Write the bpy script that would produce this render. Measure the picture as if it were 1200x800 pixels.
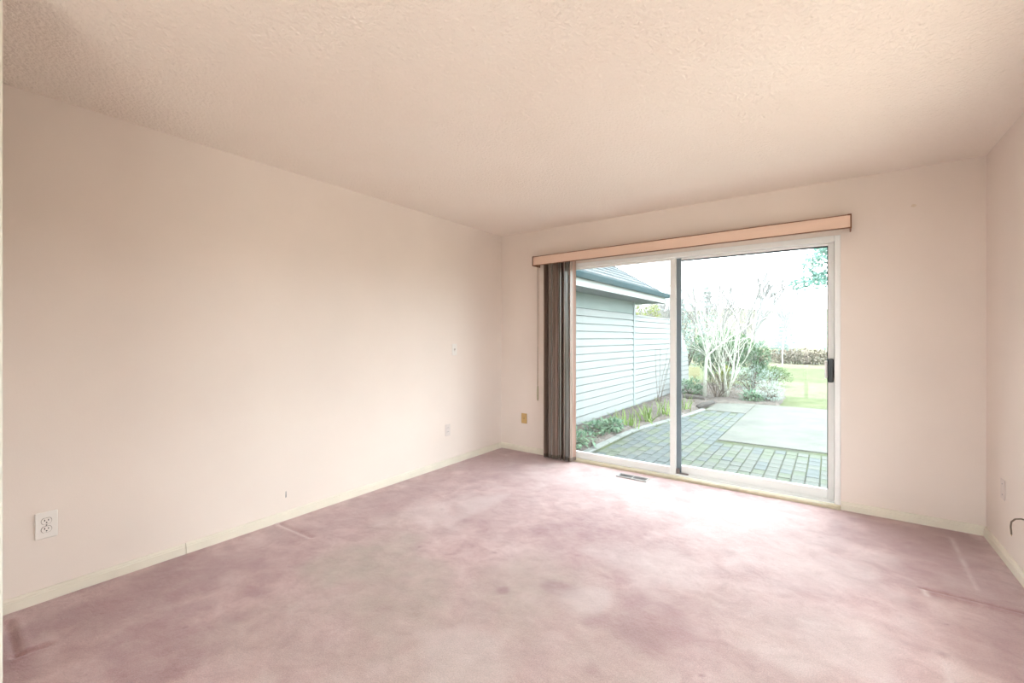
import bpy, math, random
import numpy as np
from mathutils import Vector, Matrix

# ---------------------------------------------------------------- camera, sky, exposure
scene = bpy.context.scene
for o in list(bpy.data.objects):
    bpy.data.objects.remove(o, do_unlink=True)
COL = scene.collection

YAW = math.atan2(372, 517)
cam_data = bpy.data.cameras.new('camera')
cam_data.sensor_width = 36.0
cam_data.sensor_fit = 'HORIZONTAL'
cam_data.lens = 517.0 / 1200.0 * 36.0
cam_data.shift_y = -5.0 / 1200.0
cam_data.clip_start = 0.02
cam_data.clip_end = 500
cam = bpy.data.objects.new('camera', cam_data)
cam.location = (3.084, 0.0, 1.274)
cam.rotation_euler = (math.pi / 2, 0, YAW)
COL.objects.link(cam)
scene.camera = cam

world = bpy.data.worlds.new('overcast_sky')
world.use_nodes = True
scene.world = world
bgn = world.node_tree.nodes['Background']
bgn.inputs['Color'].default_value = (0.88, 0.95, 1.0, 1)
bgn.inputs['Strength'].default_value = 1.0

scene.view_settings.view_transform = 'Standard'
scene.view_settings.look = 'None'
scene.view_settings.gamma = 1.0
scene.view_settings.use_curve_mapping = False
scene.view_settings.exposure = 3.29

R = random.Random(7)


# ---------------------------------------------------------------- helpers
def lin(r, g, b):
    def f(c):
        c /= 255.0
        return c / 12.92 if c <= 0.04045 else ((c + 0.055) / 1.055) ** 2.4
    return (f(r), f(g), f(b), 1.0)


def mat(name, rgb, rough=0.6, var=0.0, scale=8.0, bump=0.0, bscale=60.0, metal=0.0, rgb2=None,
        stretch=None, spec=0.5, transl=0.0, detail=4.0, bdist=0.01, k=1.0):
    """principled surface with noise-driven colour change and fine relief"""
    m = bpy.data.materials.new(name)
    m.use_nodes = True
    nt = m.node_tree
    p = nt.nodes['Principled BSDF']
    p.inputs['Roughness'].default_value = rough
    p.inputs['Metallic'].default_value = metal
    p.inputs['Specular IOR Level'].default_value = spec
    c = tuple(q * k for q in lin(*rgb)[:3]) + (1,)
    tc = nt.nodes.new('ShaderNodeTexCoord')
    mp = nt.nodes.new('ShaderNodeMapping')
    if stretch:
        mp.inputs['Scale'].default_value = stretch
    nt.links.new(tc.outputs['Object'], mp.inputs['Vector'])
    nz = nt.nodes.new('ShaderNodeTexNoise')
    nz.inputs['Scale'].default_value = scale
    nz.inputs['Detail'].default_value = detail
    nt.links.new(mp.outputs[0], nz.inputs['Vector'])
    rp = nt.nodes.new('ShaderNodeValToRGB')
    rp.color_ramp.elements[0].position = 0.3
    rp.color_ramp.elements[1].position = 0.7
    if rgb2:
        c2 = tuple(q * k for q in lin(*rgb2)[:3]) + (1,)
        rp.color_ramp.elements[0].color = c
        rp.color_ramp.elements[1].color = c2
    else:
        rp.color_ramp.elements[0].color = tuple(x * (1 - var) for x in c[:3]) + (1,)
        rp.color_ramp.elements[1].color = tuple(min(1, x * (1 + var)) for x in c[:3]) + (1,)
    nt.links.new(nz.outputs['Fac'], rp.inputs['Fac'])
    nt.links.new(rp.outputs['Color'], p.inputs['Base Color'])
    if bump > 0:
        bn = nt.nodes.new('ShaderNodeTexNoise')
        bn.inputs['Scale'].default_value = bscale
        bn.inputs['Detail'].default_value = 3
        nt.links.new(mp.outputs[0], bn.inputs['Vector'])
        b = nt.nodes.new('ShaderNodeBump')
        b.inputs['Strength'].default_value = bump
        b.inputs['Distance'].default_value = bdist
        nt.links.new(bn.outputs['Fac'], b.inputs['Height'])
        nt.links.new(b.outputs['Normal'], p.inputs['Normal'])
    if transl > 0:
        tr = nt.nodes.new('ShaderNodeBsdfTranslucent')
        nt.links.new(rp.outputs['Color'], tr.inputs['Color'])
        mx = nt.nodes.new('ShaderNodeMixShader')
        mx.inputs[0].default_value = transl
        nt.links.new(p.outputs[0], mx.inputs[1])
        nt.links.new(tr.outputs[0], mx.inputs[2])
        nt.links.new(mx.outputs[0], nt.nodes['Material Output'].inputs['Surface'])
    return m


class MB:
    """collects shapes in world coordinates; build() links them as one mesh object"""
    def __init__(self):
        self.v = []
        self.f = []

    def poly(self, pts, faces):
        b = len(self.v)
        self.v += [tuple(p) for p in pts]
        self.f += [tuple(i + b for i in f) for f in faces]
        return self

    def box(self, x0, x1, y0, y1, z0, z1, ch=0.0):
        if ch <= 0:
            pts = [(x, y, z) for z in (z0, z1) for (x, y) in ((x0, y0), (x1, y0), (x1, y1), (x0, y1))]
            fs = [(3, 2, 1, 0), (4, 5, 6, 7), (0, 1, 5, 4), (1, 2, 6, 5), (2, 3, 7, 6), (3, 0, 4, 7)]
            return self.poly(pts, fs)
        # chamfered box: 24 vertices
        c = min(ch, (x1 - x0) * .45, (y1 - y0) * .45, (z1 - z0) * .45)
        xs, ys, zs = (x0, x1), (y0, y1), (z0, z1)
        pts = []
        idx = {}
        for i in (0, 1):
            for j in (0, 1):
                for k in (0, 1):
                    sx, sy, sz = (1, -1)[i], (1, -1)[j], (1, -1)[k]
                    X, Y, Z = xs[i], ys[j], zs[k]
                    for a, p in (('x', (X, Y + sy * c, Z + sz * c)), ('y', (X + sx * c, Y, Z + sz * c)), ('z', (X + sx * c, Y + sy * c, Z))):
                        idx[(i, j, k, a)] = len(pts)
                        pts.append(p)
        I = lambda i, j, k, a: idx[(i, j, k, a)]
        fs = []
        for i in (0, 1):
            q = [I(i, 0, 0, 'x'), I(i, 1, 0, 'x'), I(i, 1, 1, 'x'), I(i, 0, 1, 'x')]
            fs.append(q if i else q[::-1])
            q = [I(0, i, 0, 'y'), I(0, i, 1, 'y'), I(1, i, 1, 'y'), I(1, i, 0, 'y')]
            fs.append(q if i else q[::-1])
            q = [I(0, 0, i, 'z'), I(1, 0, i, 'z'), I(1, 1, i, 'z'), I(0, 1, i, 'z')]
            fs.append(q if i else q[::-1])
        for j in (0, 1):
            for k in (0, 1):
                q = [I(0, j, k, 'y'), I(1, j, k, 'y'), I(1, j, k, 'z'), I(0, j, k, 'z')]
                fs.append(q if j == k else q[::-1])
                q = [I(j, 0, k, 'x'), I(j, 0, k, 'z'), I(j, 1, k, 'z'), I(j, 1, k, 'x')]
                fs.append(q[::-1] if j == k else q)
                q = [I(j, k, 0, 'x'), I(j, k, 1, 'x'), I(j, k, 1, 'y'), I(j, k, 0, 'y')]
                fs.append(q if j == k else q[::-1])
        for i in (0, 1):
            for j in (0, 1):
                for k in (0, 1):
                    q = [I(i, j, k, 'x'), I(i, j, k, 'y'), I(i, j, k, 'z')]
                    fs.append(q if (i + j + k) % 2 == 1 else q[::-1])
        return self.poly(pts, fs)

    def prism(self, prof, axis, a0, a1):
        """extrude a 2-D outline along an axis; prof is a list of the two other coordinates"""
        n = len(prof)
        def P(q, a):
            return {'x': (a, q[0], q[1]), 'y': (q[0], a, q[1]), 'z': (q[0], q[1], a)}[axis]
        pts = [P(q, a0) for q in prof] + [P(q, a1) for q in prof]
        fs = [tuple(range(n))[::-1], tuple(range(n, 2 * n))]
        fs += [(i, (i + 1) % n, n + (i + 1) % n, n + i) for i in range(n)]
        return self.poly(pts, fs)

    def tube(self, pts, rad, n=6, cap=True):
        pts = [Vector(p) for p in pts]
        rr = rad if isinstance(rad, (list, tuple)) else [rad] * len(pts)
        b = len(self.v)
        up = Vector((0.13, 0.31, 0.94))
        for i, p in enumerate(pts):
            d = (pts[min(i + 1, len(pts) - 1)] - pts[max(i - 1, 0)])
            if d.length < 1e-9:
                d = Vector((0, 0, 1))
            d.normalize()
            a = d.cross(up)
            if a.length < 1e-3:
                a = d.cross(Vector((1, 0, 0)))
            a.normalize()
            c = d.cross(a)
            for k in range(n):
                t = 2 * math.pi * k / n
                self.v.append(tuple(p + (a * math.cos(t) + c * math.sin(t)) * rr[i]))
        for i in range(len(pts) - 1):
            for k in range(n):
                k2 = (k + 1) % n
                self.f.append((b + i * n + k, b + i * n + k2, b + (i + 1) * n + k2, b + (i + 1) * n + k))
        if cap:
            self.f.append(tuple(b + k for k in range(n))[::-1])
            self.f.append(tuple(b + (len(pts) - 1) * n + k for k in range(n)))
        return self

    def disc(self, c, r, axis, depth, n=16):
        c = Vector(c)
        e = {'x': Vector((1, 0, 0)), 'y': Vector((0, 1, 0)), 'z': Vector((0, 0, 1))}[axis]
        return self.tube([c, c + e * depth], r, n)

    def mesh(self, name, smooth=False, origin=(0, 0, 0)):
        me = bpy.data.meshes.new(name)
        ox, oy, oz = origin
        me.from_pydata([(x - ox, y - oy, z - oz) for x, y, z in self.v], [], self.f)
        me.validate()
        if smooth:
            me.shade_smooth()
        return me

    def build(self, name, m, parent=None, smooth=False):
        if parent is not None:
            org = tuple(wloc(parent))
        else:
            xs, ys, zs = zip(*self.v)
            org = ((min(xs) + max(xs)) / 2, (min(ys) + max(ys)) / 2, min(zs))
        o = bpy.data.objects.new(name, self.mesh(name, smooth, org))
        o.data.materials.append(m)
        COL.objects.link(o)
        if parent is not None:
            o.parent = parent
            o['_w'] = org
        else:
            o.location = org
            o['_w'] = org
        return o


def wloc(o):
    return tuple(o['_w'])


def tag(o, label=None, cat=None, group=None, kind=None):
    if label:
        o['label'] = label
    if cat:
        o['category'] = cat
    if group:
        o['group'] = group
    if kind:
        o['kind'] = kind
    return o


def thing(name, label, cat, loc, group=None, kind=None):
    o = bpy.data.objects.new(name, None)
    o.empty_display_size = 0.1
    o.location = loc
    o['_w'] = tuple(float(q) for q in loc)
    COL.objects.link(o)
    return tag(o, label, cat, group, kind)


def piece(name, me, parent, world):
    """one of many alike pieces sharing mesh data"""
    o = bpy.data.objects.new(name, me)
    COL.objects.link(o)
    o.parent = parent
    w = wloc(parent)
    o.location = tuple(a - b for a, b in zip(world, w))
    return o


def struct(name, mb, m, label, cat, smooth=False):
    return tag(mb.build(name, m, None, smooth), label, cat, None, 'structure')


# ---------------------------------------------------------------- materials
def wall_paint(name, rgb, blotch=0.03, relief=0.12):
    m = mat(name, rgb, 0.75, blotch, 1.3, relief, 130.0, spec=0.25, bdist=0.002)
    return m


M = {}
M['wall'] = wall_paint('wall_paint_pale_peach', (235, 221, 211))
M['base'] = mat('baseboard_cream', (231, 222, 206), 0.45, 0.04, 6, 0.05, 40)
M['casing'] = mat('casing_white', (236, 234, 222), 0.45, 0.02, 6)
M['alu'] = mat('aluminium_painted_white', (238, 236, 233), 0.38, 0.03, 5, 0.03, 90, spec=0.5)
M['alu_dark'] = mat('aluminium_weathered_blue_grey', (116, 130, 138), 0.4, 0.05, 7)  # darker blue-grey for the sliding panel's meeting edge
M['gasket'] = mat('gasket_dark', (50, 56, 60), 0.6, 0.1, 20)
M['sill'] = mat('sill_strip_tan', (196, 184, 158), 0.4, 0.08, 14, 0.05, 80)
M['black'] = mat('handle_black', (28, 28, 29), 0.35, 0.1, 30)
M['steel'] = mat('roller_steel', (130, 122, 120), 0.4, 0.2, 60, metal=0.7)
M['valance'] = mat('valance_peach', (228, 196, 176), 0.55, 0.04, 5, 0.05, 60, stretch=(0.3, 4, 4))
M['valance_trim'] = mat('valance_edge_brown', (128, 82, 54), 0.4, 0.15, 10)
M['cord'] = mat('cord_brown_grey', (140, 118, 98), 0.7, 0.1, 60)
M['cord_light'] = mat('cord_cream', (196, 176, 152), 0.7, 0.1, 60)
M['tassel'] = mat('tassel_beige', (178, 166, 138), 0.5, 0.08, 20)
M['plate_white'] = mat('plate_white', (236, 229, 222), 0.4, 0.02, 10)
M['plate_paint'] = mat('plate_painted_over', (222, 209, 202), 0.6, 0.02, 10)
M['plate_tan'] = mat('plate_tan_brass', (196, 160, 104), 0.35, 0.08, 20)
M['slot'] = mat('slot_dark', (34, 32, 30), 0.7, 0.1, 20)
M['vent'] = mat('vent_enamel', (176, 170, 168), 0.45, 0.06, 20)
M['vent_dark'] = mat('vent_inside', (40, 38, 40), 0.8, 0.1, 20)
M['cable'] = mat('cable_grey_brown', (128, 112, 96), 0.5, 0.1, 30)
M['filler'] = mat('wall_filler', (226, 208, 188), 0.8, 0.1, 60, 0.3, 200)
M['scuff'] = mat('scuff_grey', (120, 118, 122), 0.8, 0.15, 200)
M['door'] = mat('door_white', (232, 230, 222), 0.45, 0.02, 3)


def carpet_material():
    m = bpy.data.materials.new('carpet_dusty_rose')
    m.use_nodes = True
    nt = m.node_tree
    N, L = nt.nodes, nt.links
    p = N['Principled BSDF']
    p.inputs['Roughness'].default_value = 0.7
    p.inputs['Specular IOR Level'].default_value = 0.4
    p.inputs['Sheen Weight'].default_value = 0.42
    p.inputs['Sheen Roughness'].default_value = 0.55
    p.inputs['Sheen Tint'].default_value = (1.0, 0.96, 0.96, 1)
    tc = N.new('ShaderNodeTexCoord')

    def noise(scale, detail, rough=0.55, stretch=(1, 1, 1), rot=0.0, dist=0.0):
        mp = N.new('ShaderNodeMapping')
        mp.inputs['Scale'].default_value = stretch
        mp.inputs['Rotation'].default_value = (0, 0, rot)
        L.new(tc.outputs['Object'], mp.inputs['Vector'])
        n = N.new('ShaderNodeTexNoise')
        n.inputs['Scale'].default_value = scale
        n.inputs['Detail'].default_value = detail
        n.inputs['Roughness'].default_value = rough
        n.inputs['Distortion'].default_value = dist
        L.new(mp.outputs[0], n.inputs['Vector'])
        return n.outputs['Fac']

    def ramp(fac, stops):
        r = N.new('ShaderNodeValToRGB')
        els = r.color_ramp.elements
        while len(els) < len(stops):
            els.new(0.5)
        for e, (pos, c) in zip(els, stops):
            e.position = pos
            e.color = c
        L.new(fac, r.inputs['Fac'])
        return r.outputs['Color']

    def mix(fac, a, b, mode='MIX'):
        n = N.new('ShaderNodeMix')
        n.data_type = 'RGBA'
        n.blend_type = mode
        if isinstance(fac, float):
            n.inputs[0].default_value = fac
        else:
            L.new(fac, n.inputs[0])
        for s, q in ((6, a), (7, b)):
            if isinstance(q, tuple):
                n.inputs[s].default_value = q
            else:
                L.new(q, n.inputs[s])
        return n.outputs[2]

    # brushed pile: soft large streaks between a light and a dark rose
    big = noise(1.5, 6, 0.66, (1, 1.25, 1), 0.5, 0.4)
    col = ramp(big, [(0.32, lin(168, 124, 125)), (0.48, lin(201, 163, 161)), (0.68, lin(222, 198, 194))])
    mid = noise(7.0, 7, 0.74, (1, 1.2, 1), 0.9, 0.5)
    midc = ramp(mid, [(0.36, lin(176, 138, 139)), (0.5, lin(207, 175, 175)), (0.66, lin(230, 209, 207))])
    col = mix(0.5, col, midc)
    # worn, soiled patches (grey-tan) and darker stains and dent lines painted by vertex attributes
    wa = N.new('ShaderNodeAttribute')
    wa.attribute_name = 'wear'
    worn = ramp(noise(7, 5, 0.6), [(0.3, lin(166, 148, 136)), (0.7, lin(196, 178, 166))])
    col = mix(wa.outputs['Fac'], col, worn)
    sa = N.new('ShaderNodeAttribute')
    sa.attribute_name = 'stain'
    col = mix(sa.outputs['Fac'], col, lin(152, 106, 110))
    la = N.new('ShaderNodeAttribute')
    la.attribute_name = 'rub'
    col = mix(la.outputs['Fac'], col, lin(232, 218, 216))
    # fibre speckle
    fib = ramp(noise(190, 3, 0.8), [(0.25, (0.6, 0.58, 0.58, 1)), (0.75, (1.16, 1.14, 1.14, 1))])
    col = mix(0.85, col, mix(1.0, col, fib, 'MULTIPLY'))
    L.new(col, p.inputs['Base Color'])
    b1 = N.new('ShaderNodeBump')
    b1.inputs['Strength'].default_value = 0.55
    b1.inputs['Distance'].default_value = 0.006
    L.new(noise(300, 3, 0.7), b1.inputs['Height'])
    b2 = N.new('ShaderNodeBump')
    b2.inputs['Strength'].default_value = 0.35
    b2.inputs['Distance'].default_value = 0.02
    L.new(noise(14, 5, 0.6), b2.inputs['Height'])
    L.new(b2.outputs[0], b1.inputs['Normal'])
    L.new(b1.outputs[0], p.inputs['Normal'])
    return m


def ceiling_material():
    m = bpy.data.materials.new('ceiling_stipple_cream')
    m.use_nodes = True
    nt = m.node_tree
    N, L = nt.nodes, nt.links
    p = N['Principled BSDF']
    p.inputs['Roughness'].default_value = 0.9
    p.inputs['Specular IOR Level'].default_value = 0.15
    tc = N.new('ShaderNodeTexCoord')
    n1 = N.new('ShaderNodeTexNoise')
    n1.inputs['Scale'].default_value = 75
    n1.inputs['Detail'].default_value = 3
    n1.inputs['Roughness'].default_value = 0.6
    L.new(tc.outputs['Object'], n1.inputs['Vector'])
    vz = N.new('ShaderNodeTexVoronoi')
    vz.inputs['Scale'].default_value = 60
    L.new(tc.outputs['Object'], vz.inputs['Vector'])
    ad = N.new('ShaderNodeMath')
    ad.operation = 'SUBTRACT'
    L.new(n1.outputs['Fac'], ad.inputs[0])
    mu = N.new('ShaderNodeMath')
    mu.operation = 'MULTIPLY'
    mu.inputs[1].default_value = 0.5
    L.new(vz.outputs['Distance'], mu.inputs[0])
    L.new(mu.outputs[0], ad.inputs[1])
    b = N.new('ShaderNodeBump')
    b.inputs['Strength'].default_value = 0.62
    b.inputs['Distance'].default_value = 0.011
    L.new(ad.outputs[0], b.inputs['Height'])
    L.new(b.outputs[0], p.inputs['Normal'])
    n2 = N.new('ShaderNodeTexNoise')
    n2.inputs['Scale'].default_value = 1.2
    L.new(tc.outputs['Object'], n2.inputs['Vector'])
    rp = N.new('ShaderNodeValToRGB')
    rp.color_ramp.elements[0].position = 0.3
    rp.color_ramp.elements[1].position = 0.7
    rp.color_ramp.elements[0].color = lin(247, 234, 222)
    rp.color_ramp.elements[1].color = lin(249, 238, 227)
    L.new(n2.outputs['Fac'], rp.inputs['Fac'])
    L.new(rp.outputs['Color'], p.inputs['Base Color'])
    return m


def glass_material():
    m = bpy.data.materials.new('window_glass_dusty')
    m.use_nodes = True
    nt = m.node_tree
    N, L = nt.nodes, nt.links
    N.remove(N['Principled BSDF'])
    tr = N.new('ShaderNodeBsdfTransparent')
    tr.inputs['Color'].default_value = (0.955, 0.985, 0.98, 1)
    gl = N.new('ShaderNodeBsdfGlossy')
    gl.inputs['Roughness'].default_value = 0.0
    # Schlick reflectance, the same from both faces of the thin pane
    lw = N.new('ShaderNodeLayerWeight')
    lw.inputs['Blend'].default_value = 0.5
    pw = N.new('ShaderNodeMath')
    pw.operation = 'POWER'
    pw.inputs[1].default_value = 5.0
    L.new(lw.outputs['Facing'], pw.inputs[0])
    ma = N.new('ShaderNodeMath')
    ma.operation = 'MULTIPLY_ADD'
    ma.inputs[1].default_value = 0.96
    ma.inputs[2].default_value = 0.03
    L.new(pw.outputs[0], ma.inputs[0])
    mx = N.new('ShaderNodeMixShader')
    L.new(ma.outputs[0], mx.inputs[0])
    L.new(tr.outputs[0], mx.inputs[1])
    L.new(gl.outputs[0], mx.inputs[2])
    # patchy translucent film that lays a milky haze over the view
    tc = N.new('ShaderNodeTexCoord')
    nz = N.new('ShaderNodeTexNoise')
    nz.inputs['Scale'].default_value = 2.5
    L.new(tc.outputs['Object'], nz.inputs['Vector'])
    mr = N.new('ShaderNodeMapRange')
    mr.inputs['To Min'].default_value = 0.006
    mr.inputs['To Max'].default_value = 0.014
    L.new(nz.outputs['Fac'], mr.inputs['Value'])
    tl = N.new('ShaderNodeBsdfTranslucent')
    tl.inputs['Color'].default_value = (0.93, 0.95, 0.95, 1)
    mx2 = N.new('ShaderNodeMixShader')
    L.new(mr.outputs[0], mx2.inputs[0])
    L.new(mx.outputs[0], mx2.inputs[1])
    L.new(tl.outputs[0], mx2.inputs[2])
    L.new(mx2.outputs[0], N['Material Output'].inputs['Surface'])
    return m


M['carpet'] = carpet_material()
M['ceiling'] = ceiling_material()
M['glass'] = glass_material()

# ---------------------------------------------------------------- room shell
RX, BY, H = 3.90, 4.075, 2.44      # right wall, back wall (inner faces), ceiling
FY = -1.0                          # wall behind the camera
T = 0.17
DX0, DX1, DZ1 = 0.70, 3.151, 2.033  # sliding door opening

struct('wall_left', MB().box(-T, 0, FY - T, BY + T, -0.1, H + 0.1), M['wall'], 'long pale peach wall with outlet and switch', 'wall')
WY0, WY2, WZ0, WZ1 = 1.50, 3.00, 0.45, 1.85   # added side window for extra daylight, beyond the right picture edge
wr = MB()
wr.box(RX, RX + T, FY - T, WY0, -0.1, H + 0.1)
wr.box(RX, RX + T, WY2, BY + T, -0.1, H + 0.1)
wr.box(RX, RX + T, WY0, WY2, -0.1, WZ0)
wr.box(RX, RX + T, WY0, WY2, WZ1, H + 0.1)
struct('wall_right', wr, M['wall'], 'pale peach wall at the right edge with loose cable', 'wall')
wb = MB()
wb.box(0, DX0, BY, BY + T, -0.1, H + 0.1)
wb.box(DX1, RX, BY, BY + T, -0.1, H + 0.1)
wb.box(DX0, DX1, BY, BY + T, DZ1, H + 0.1)
struct('wall_back', wb, M['wall'], 'pale peach wall around the sliding glass door', 'wall')
QX0, QX1, QZ0, QZ1 = 1.90, 3.60, 0.15, 2.05   # added window behind the camera, for more light on the back wall
wf = MB()
wf.box(0, QX0, FY - T, FY, -0.1, H + 0.1)
wf.box(QX1, RX, FY - T, FY, -0.1, H + 0.1)
wf.box(QX0, QX1, FY - T, FY, -0.1, QZ0)
wf.box(QX0, QX1, FY - T, FY, QZ1, H + 0.1)
struct('wall_front', wf, M['wall'], 'pale peach wall behind the camera', 'wall')
struct('wall_closet', MB().box(0, 0.98, FY, 0.17, -0.1, H + 0.1), M['wall'], 'short closet wall at the left picture edge', 'wall')
struct('trim_1', MB().box(0.94, 1.0, 0.06, 0.1888, 0, H, 0.004), M['casing'], 'white vertical corner trim at left picture edge', 'trim')
struct('ceiling', MB().box(-T, RX + T, FY - T, BY + T, H, H + 0.15), M['ceiling'], 'stippled cream ceiling', 'ceiling')


def smooth01(a):
    a = np.clip(a, 0, 1)
    return a * a * (3 - 2 * a)


def vnoise(x, y, seed, cell):
    """value noise on a lattice, numpy"""
    rng = np.random.RandomState(seed)
    g = rng.rand(64, 64)
    u, v = x / cell, y / cell
    i, j = np.floor(u).astype(int), np.floor(v).astype(int)
    fu, fv = smooth01(u - i), smooth01(v - j)
    a, b, c, d = g[i % 64, j % 64], g[(i + 1) % 64, j % 64], g[i % 64, (j + 1) % 64], g[(i + 1) % 64, (j + 1) % 64]
    return (a * (1 - fu) + b * fu) * (1 - fv) + (c * (1 - fu) + d * fu) * fv


def carpet_floor():
    xs = np.linspace(0, RX, 391)
    ys = np.linspace(FY, BY, 509)
    X, Y = np.meshgrid(xs, ys)
    Z = np.zeros_like(X)
    Z += (vnoise(X, Y, 3, 0.13) - 0.5) * 0.0016

    def seg(ax, ay, bx, by):
        dx, dy = bx - ax, by - ay
        l2 = dx * dx + dy * dy
        t = np.clip(((X - ax) * dx + (Y - ay) * dy) / l2, 0, 1)
        px, py = X - ax - t * dx, Y - ay - t * dy
        side = (dx * (Y - ay) - dy * (X - ax)) / math.sqrt(l2)
        return np.hypot(px, py), side

    stain_dent = np.zeros_like(X)
    pale_mark = np.zeros_like(X)
    # long pressed-in furniture mark at the right (a step along the pile)
    d, s = seg(3.463, 3.026, RX, 3.034)
    Z -= 0.014 * np.exp(-(d / 0.014) ** 2)
    Z += 0.010 * np.exp(-((d - 0.022) / 0.016) ** 2) * (s < 0)
    stain_dent += 1.0 * np.exp(-(d / 0.012) ** 2) + 0.25 * np.exp(-(d / 0.10) ** 2) * (s > 0)  # dent line also darkened in the carpet colour
    d, s = seg(3.463, 3.024, 3.475, 2.965)
    pale_mark += 0.8 * np.exp(-(d / 0.012) ** 2)
    # pale rubbed lines
    d, s = seg(3.69, 3.187, 3.713, 3.906)
    pale_mark += 0.5 * np.exp(-(d / 0.013) ** 2) * (0.5 + 0.8 * vnoise(X, Y, 9, 0.05))
    Z -= 0.004 * np.exp(-(d / 0.012) ** 2)
    d, s = seg(3.453, 2.42, 3.445, 1.95)
    pale_mark += 0.45 * np.exp(-(d / 0.014) ** 2)
    Z -= 0.006 * np.exp(-(d / 0.013) ** 2)
    stain_dent += 0.8 * np.exp(-(np.hypot(X - 3.455, Y - 2.455) / 0.022) ** 2)
    # L-shaped dent in the near left corner
    for (a, b, c, e) in ((0.10, 0.283, 0.445, 0.276), (0.445, 0.276, 0.456, 0.355)):
        d, s = seg(a, b, c, e)
        Z -= 0.010 * np.exp(-(d / 0.015) ** 2)
        Z += 0.0025 * np.exp(-((d - 0.03) / 0.014) ** 2)
        stain_dent += 0.3 * np.exp(-(d / 0.012) ** 2)
    # dent by the left baseboard
    d, s = seg(0.05, 1.525, 0.40, 1.54)
    Z -= 0.009 * np.exp(-(d / 0.016) ** 2)
    Z += 0.003 * np.exp(-((d - 0.03) / 0.015) ** 2) * (s < 0)
    pale_mark += 0.35 * np.exp(-((d - 0.024) / 0.012) ** 2) * (s < 0)
    stain_dent += 0.4 * np.exp(-(d / 0.02) ** 2)
    # grey worn zones
    wear = np.zeros_like(X)
    for (cx, cy, rx, ry, w) in ((0.95, 1.55, 0.30, 0.34, 0.85), (1.35, 1.45, 0.42, 0.42, 0.75), (1.85, 1.75, 0.45, 0.40, 0.6),
                                (1.75, 1.2, 0.5, 0.5, 0.55), (1.1, 0.95, 0.3, 0.3, 0.35), (2.4, 1.6, 0.4, 0.4, 0.4),
                                (2.9, 2.1, 0.4, 0.5, 0.3), (0.62, 1.95, 0.15, 0.2, 0.3)):
        q = np.hypot((X - cx) / rx, (Y - cy) / ry)
        n = 0.6 + 0.8 * vnoise(X, Y, 21, 0.19)
        wear = np.maximum(wear, w * smooth01(1.35 - q * n))
    wear *= 0.7 + 0.5 * vnoise(X + 3, Y, 5, 0.06)
    # deep pink patches
    for (cx, cy, rx, ry, w, sd) in ((0.35, 0.75, 0.28, 0.45, 0.6, 1), (0.75, 0.65, 0.30, 0.20, 0.5, 2), (0.55, 1.2, 0.16, 0.35, 0.3, 3),
                                    (1.05, 2.55, 0.25, 0.4, 0.35, 4), (0.3, 2.3, 0.2, 0.8, 0.4, 5), (2.42, 1.93, 0.2, 0.22, 0.5, 6),
                                    (0.35, 3.5, 0.35, 0.5, 0.45, 7), (1.75, 1.78, 0.045, 0.05, 0.6, 8), (1.97, 1.95, 0.09, 0.05, 0.5, 9),
                                    (3.55, 3.7, 0.30, 0.32, 0.5, 10), (3.65, 3.25, 0.25, 0.3, 0.4, 11), (1.9, 2.55, 0.5, 0.35, 0.3, 12),
                                    (1.0, 3.3, 0.4, 0.35, 0.25, 13), (3.75, 2.6, 0.2, 0.4, 0.35, 14)):
        q = np.hypot((X - cx) / rx, (Y - cy) / ry)
        n = 0.4 + 1.2 * vnoise(X, Y, 30 + sd, 0.13)
        stain_dent = np.maximum(stain_dent, w * smooth01(1.5 - q * n))
    # soft patches of paler carpet colour
    for (cx, cy, rx, ry, w, sd) in ((2.26, 2.47, 0.28, 0.22, 0.32, 1), (2.15, 1.95, 0.12, 0.12, 0.4, 2), (0.9, 2.6, 0.16, 0.22, 0.4, 3), (2.9, 2.95, 0.4, 0.35, 0.3, 4),
                                    (0.75, 2.25, 0.2, 0.25, 0.35, 5), (2.6, 3.3, 0.6, 0.3, 0.3, 6), (1.5, 3.6, 0.7, 0.3, 0.3, 7), (3.1, 2.3, 0.3, 0.3, 0.25, 8), (1.9, 1.3, 0.25, 0.18, 0.3, 9)):
        q = np.hypot((X - cx) / rx, (Y - cy) / ry)
        n = 0.4 + 1.2 * vnoise(X, Y, 60 + sd, 0.12)
        pale_mark = np.maximum(pale_mark, w * smooth01(1.4 - q * n))
    # small dirt specks
    rng = np.random.RandomState(4)
    for k in range(26):
        cx, cy = rng.uniform(0.2, 3.6), rng.uniform(0.5, 3.6)
        stain_dent += 0.8 * np.exp(-(np.hypot(X - cx, Y - cy) / 0.008) ** 2)
    ny, nx = X.shape
    top = np.stack([X, Y, Z], -1).reshape(-1, 3)
    me = bpy.data.meshes.new('floor')
    idx = np.arange(nx * ny).reshape(ny, nx)
    quads = np.stack([idx[:-1, :-1], idx[:-1, 1:], idx[1:, 1:], idx[1:, :-1]], -1).reshape(-1, 4)
    # underside box so that the floor has a thickness
    nb = len(top)
    under = np.array([(-T, FY - T, -0.12), (RX + T, FY - T, -0.12), (RX + T, BY + T, -0.12), (-T, BY + T, -0.12),
                      (-T, FY - T, -0.03), (RX + T, FY - T, -0.03), (RX + T, BY + T, -0.03), (-T, BY + T, -0.03)])
    bq = np.array([(3, 2, 1, 0), (4, 5, 6, 7), (0, 1, 5, 4), (1, 2, 6, 5), (2, 3, 7, 6), (3, 0, 4, 7)]) + nb
    V = np.vstack([top, under])
    Fq = np.vstack([quads, bq])
    me.vertices.add(len(V))
    me.vertices.foreach_set('co', V.astype(np.float32).ravel())
    me.loops.add(Fq.size)
    me.loops.foreach_set('vertex_index', Fq.astype(np.int32).ravel())
    me.polygons.add(len(Fq))
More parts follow.
